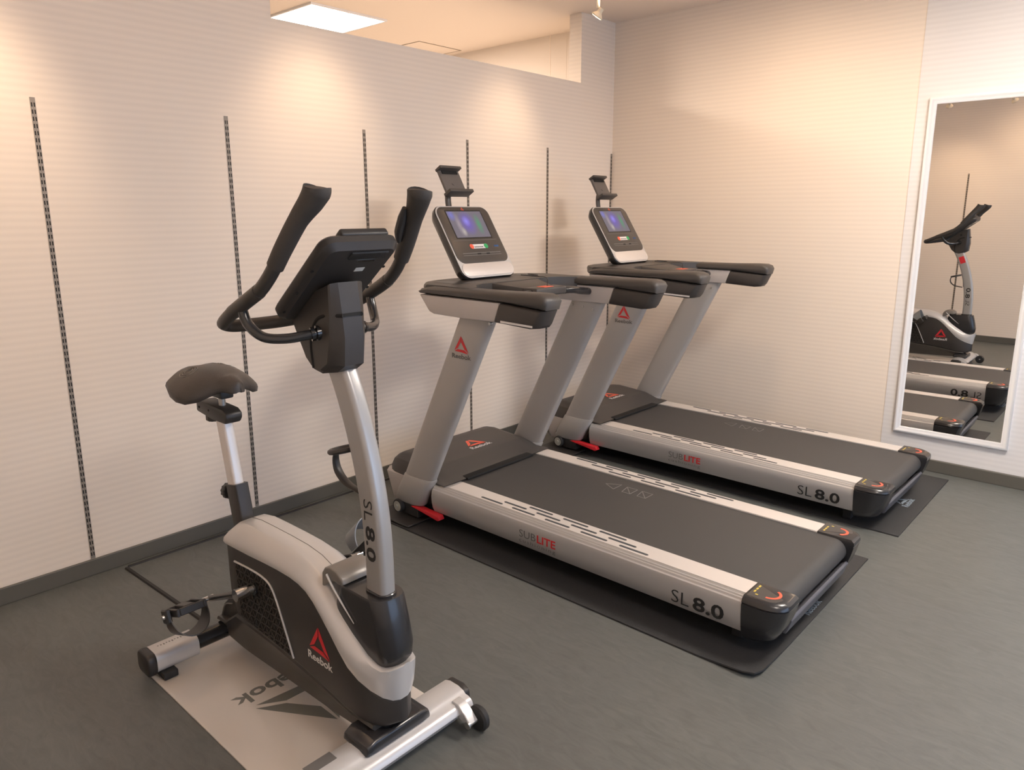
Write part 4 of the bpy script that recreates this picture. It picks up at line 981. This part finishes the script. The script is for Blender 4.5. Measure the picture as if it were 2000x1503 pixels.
    MB().ring_loft(rg).bevel(0.003, 2, 40).build('nose_foot_cover', GLOSS2, t)
    MB().prism([(-1.47-BX, 0.116), (-1.465-BX, 0.15), (-1.40-BX, 0.15), (-1.39-BX, 0.116)], -0.034, 0.034).bevel(0.006).build('nose_neck', BLACK, t)
    return t
def thing_part(name, parent):
    o = bpy.data.objects.new(name, None); COL.objects.link(o); o.parent = parent; o.empty_display_size = 0.05; return o
DARKB = pmat('dark_brown_black_plastic', (0.036, 0.032, 0.030), 0.42, bump=0.15, bscale=600)
GRILL = pmat('grille_plastic', (0.040, 0.034, 0.028), 0.4)
FAIR = pmat('fairing_grey', (0.20, 0.185, 0.17), 0.35, 0.2)
SILVER2 = pmat('satin_silver_paint', (0.38, 0.375, 0.37), 0.34, 0.35, coat=0.2)
BARM = pmat('textured_bar_black', (0.040, 0.036, 0.033), 0.42)
STRAP = pmat('strap_black', (0.030, 0.026, 0.024), 0.4)
STRAPG = pmat('strap_grey', (0.20, 0.22, 0.24), 0.4)
EMB = pmat('emblem_grey', (0.20, 0.185, 0.165), 0.5)
BEAM = pmat('beam_brown_black', (0.050, 0.045, 0.040), 0.4)
make_bike()

# ------------------------------------------------------------------ cable on the floor
m = MB()
def flat(p, q, w, h):
    d = (Vector(q)-Vector(p)); d.z = 0; n = Vector((-d.y, d.x, 0)).normalized()*w
    a, b = Vector(p), Vector(q)
    m.ring_loft([[a-n, a-n*0.6+Vector((0, 0, h)), a+n*0.6+Vector((0, 0, h)), a+n], [b-n, b-n*0.6+Vector((0, 0, h)), b+n*0.6+Vector((0, 0, h)), b+n]])
flat((-3.085, 1.022, 0.0003), (-2.46, 1.045, 0.0003), 0.009, 0.006)
flat((-3.092, 1.031, 0.0003), (-3.092, 3.6, 0.0003), 0.006, 0.006)
o = m.build('power_cable', RUBBER, None, 0)
tag(o, 'flat black cable along the left skirting that branches to the bike', 'cable')

# ------------------------------------------------------------------ world and view
w = bpy.data.worlds.new('world'); SC.world = w; w.use_nodes = True
bg = w.node_tree.nodes['Background']; bg.inputs[0].default_value = (0.50, 0.68, 1.0, 1); bg.inputs[1].default_value = 3.0
SC.view_settings.view_transform = 'Standard'; SC.view_settings.look = 'None'
SC.view_settings.gamma = 1.0; SC.view_settings.use_curve_mapping = False
SC.view_settings.exposure = 0.0
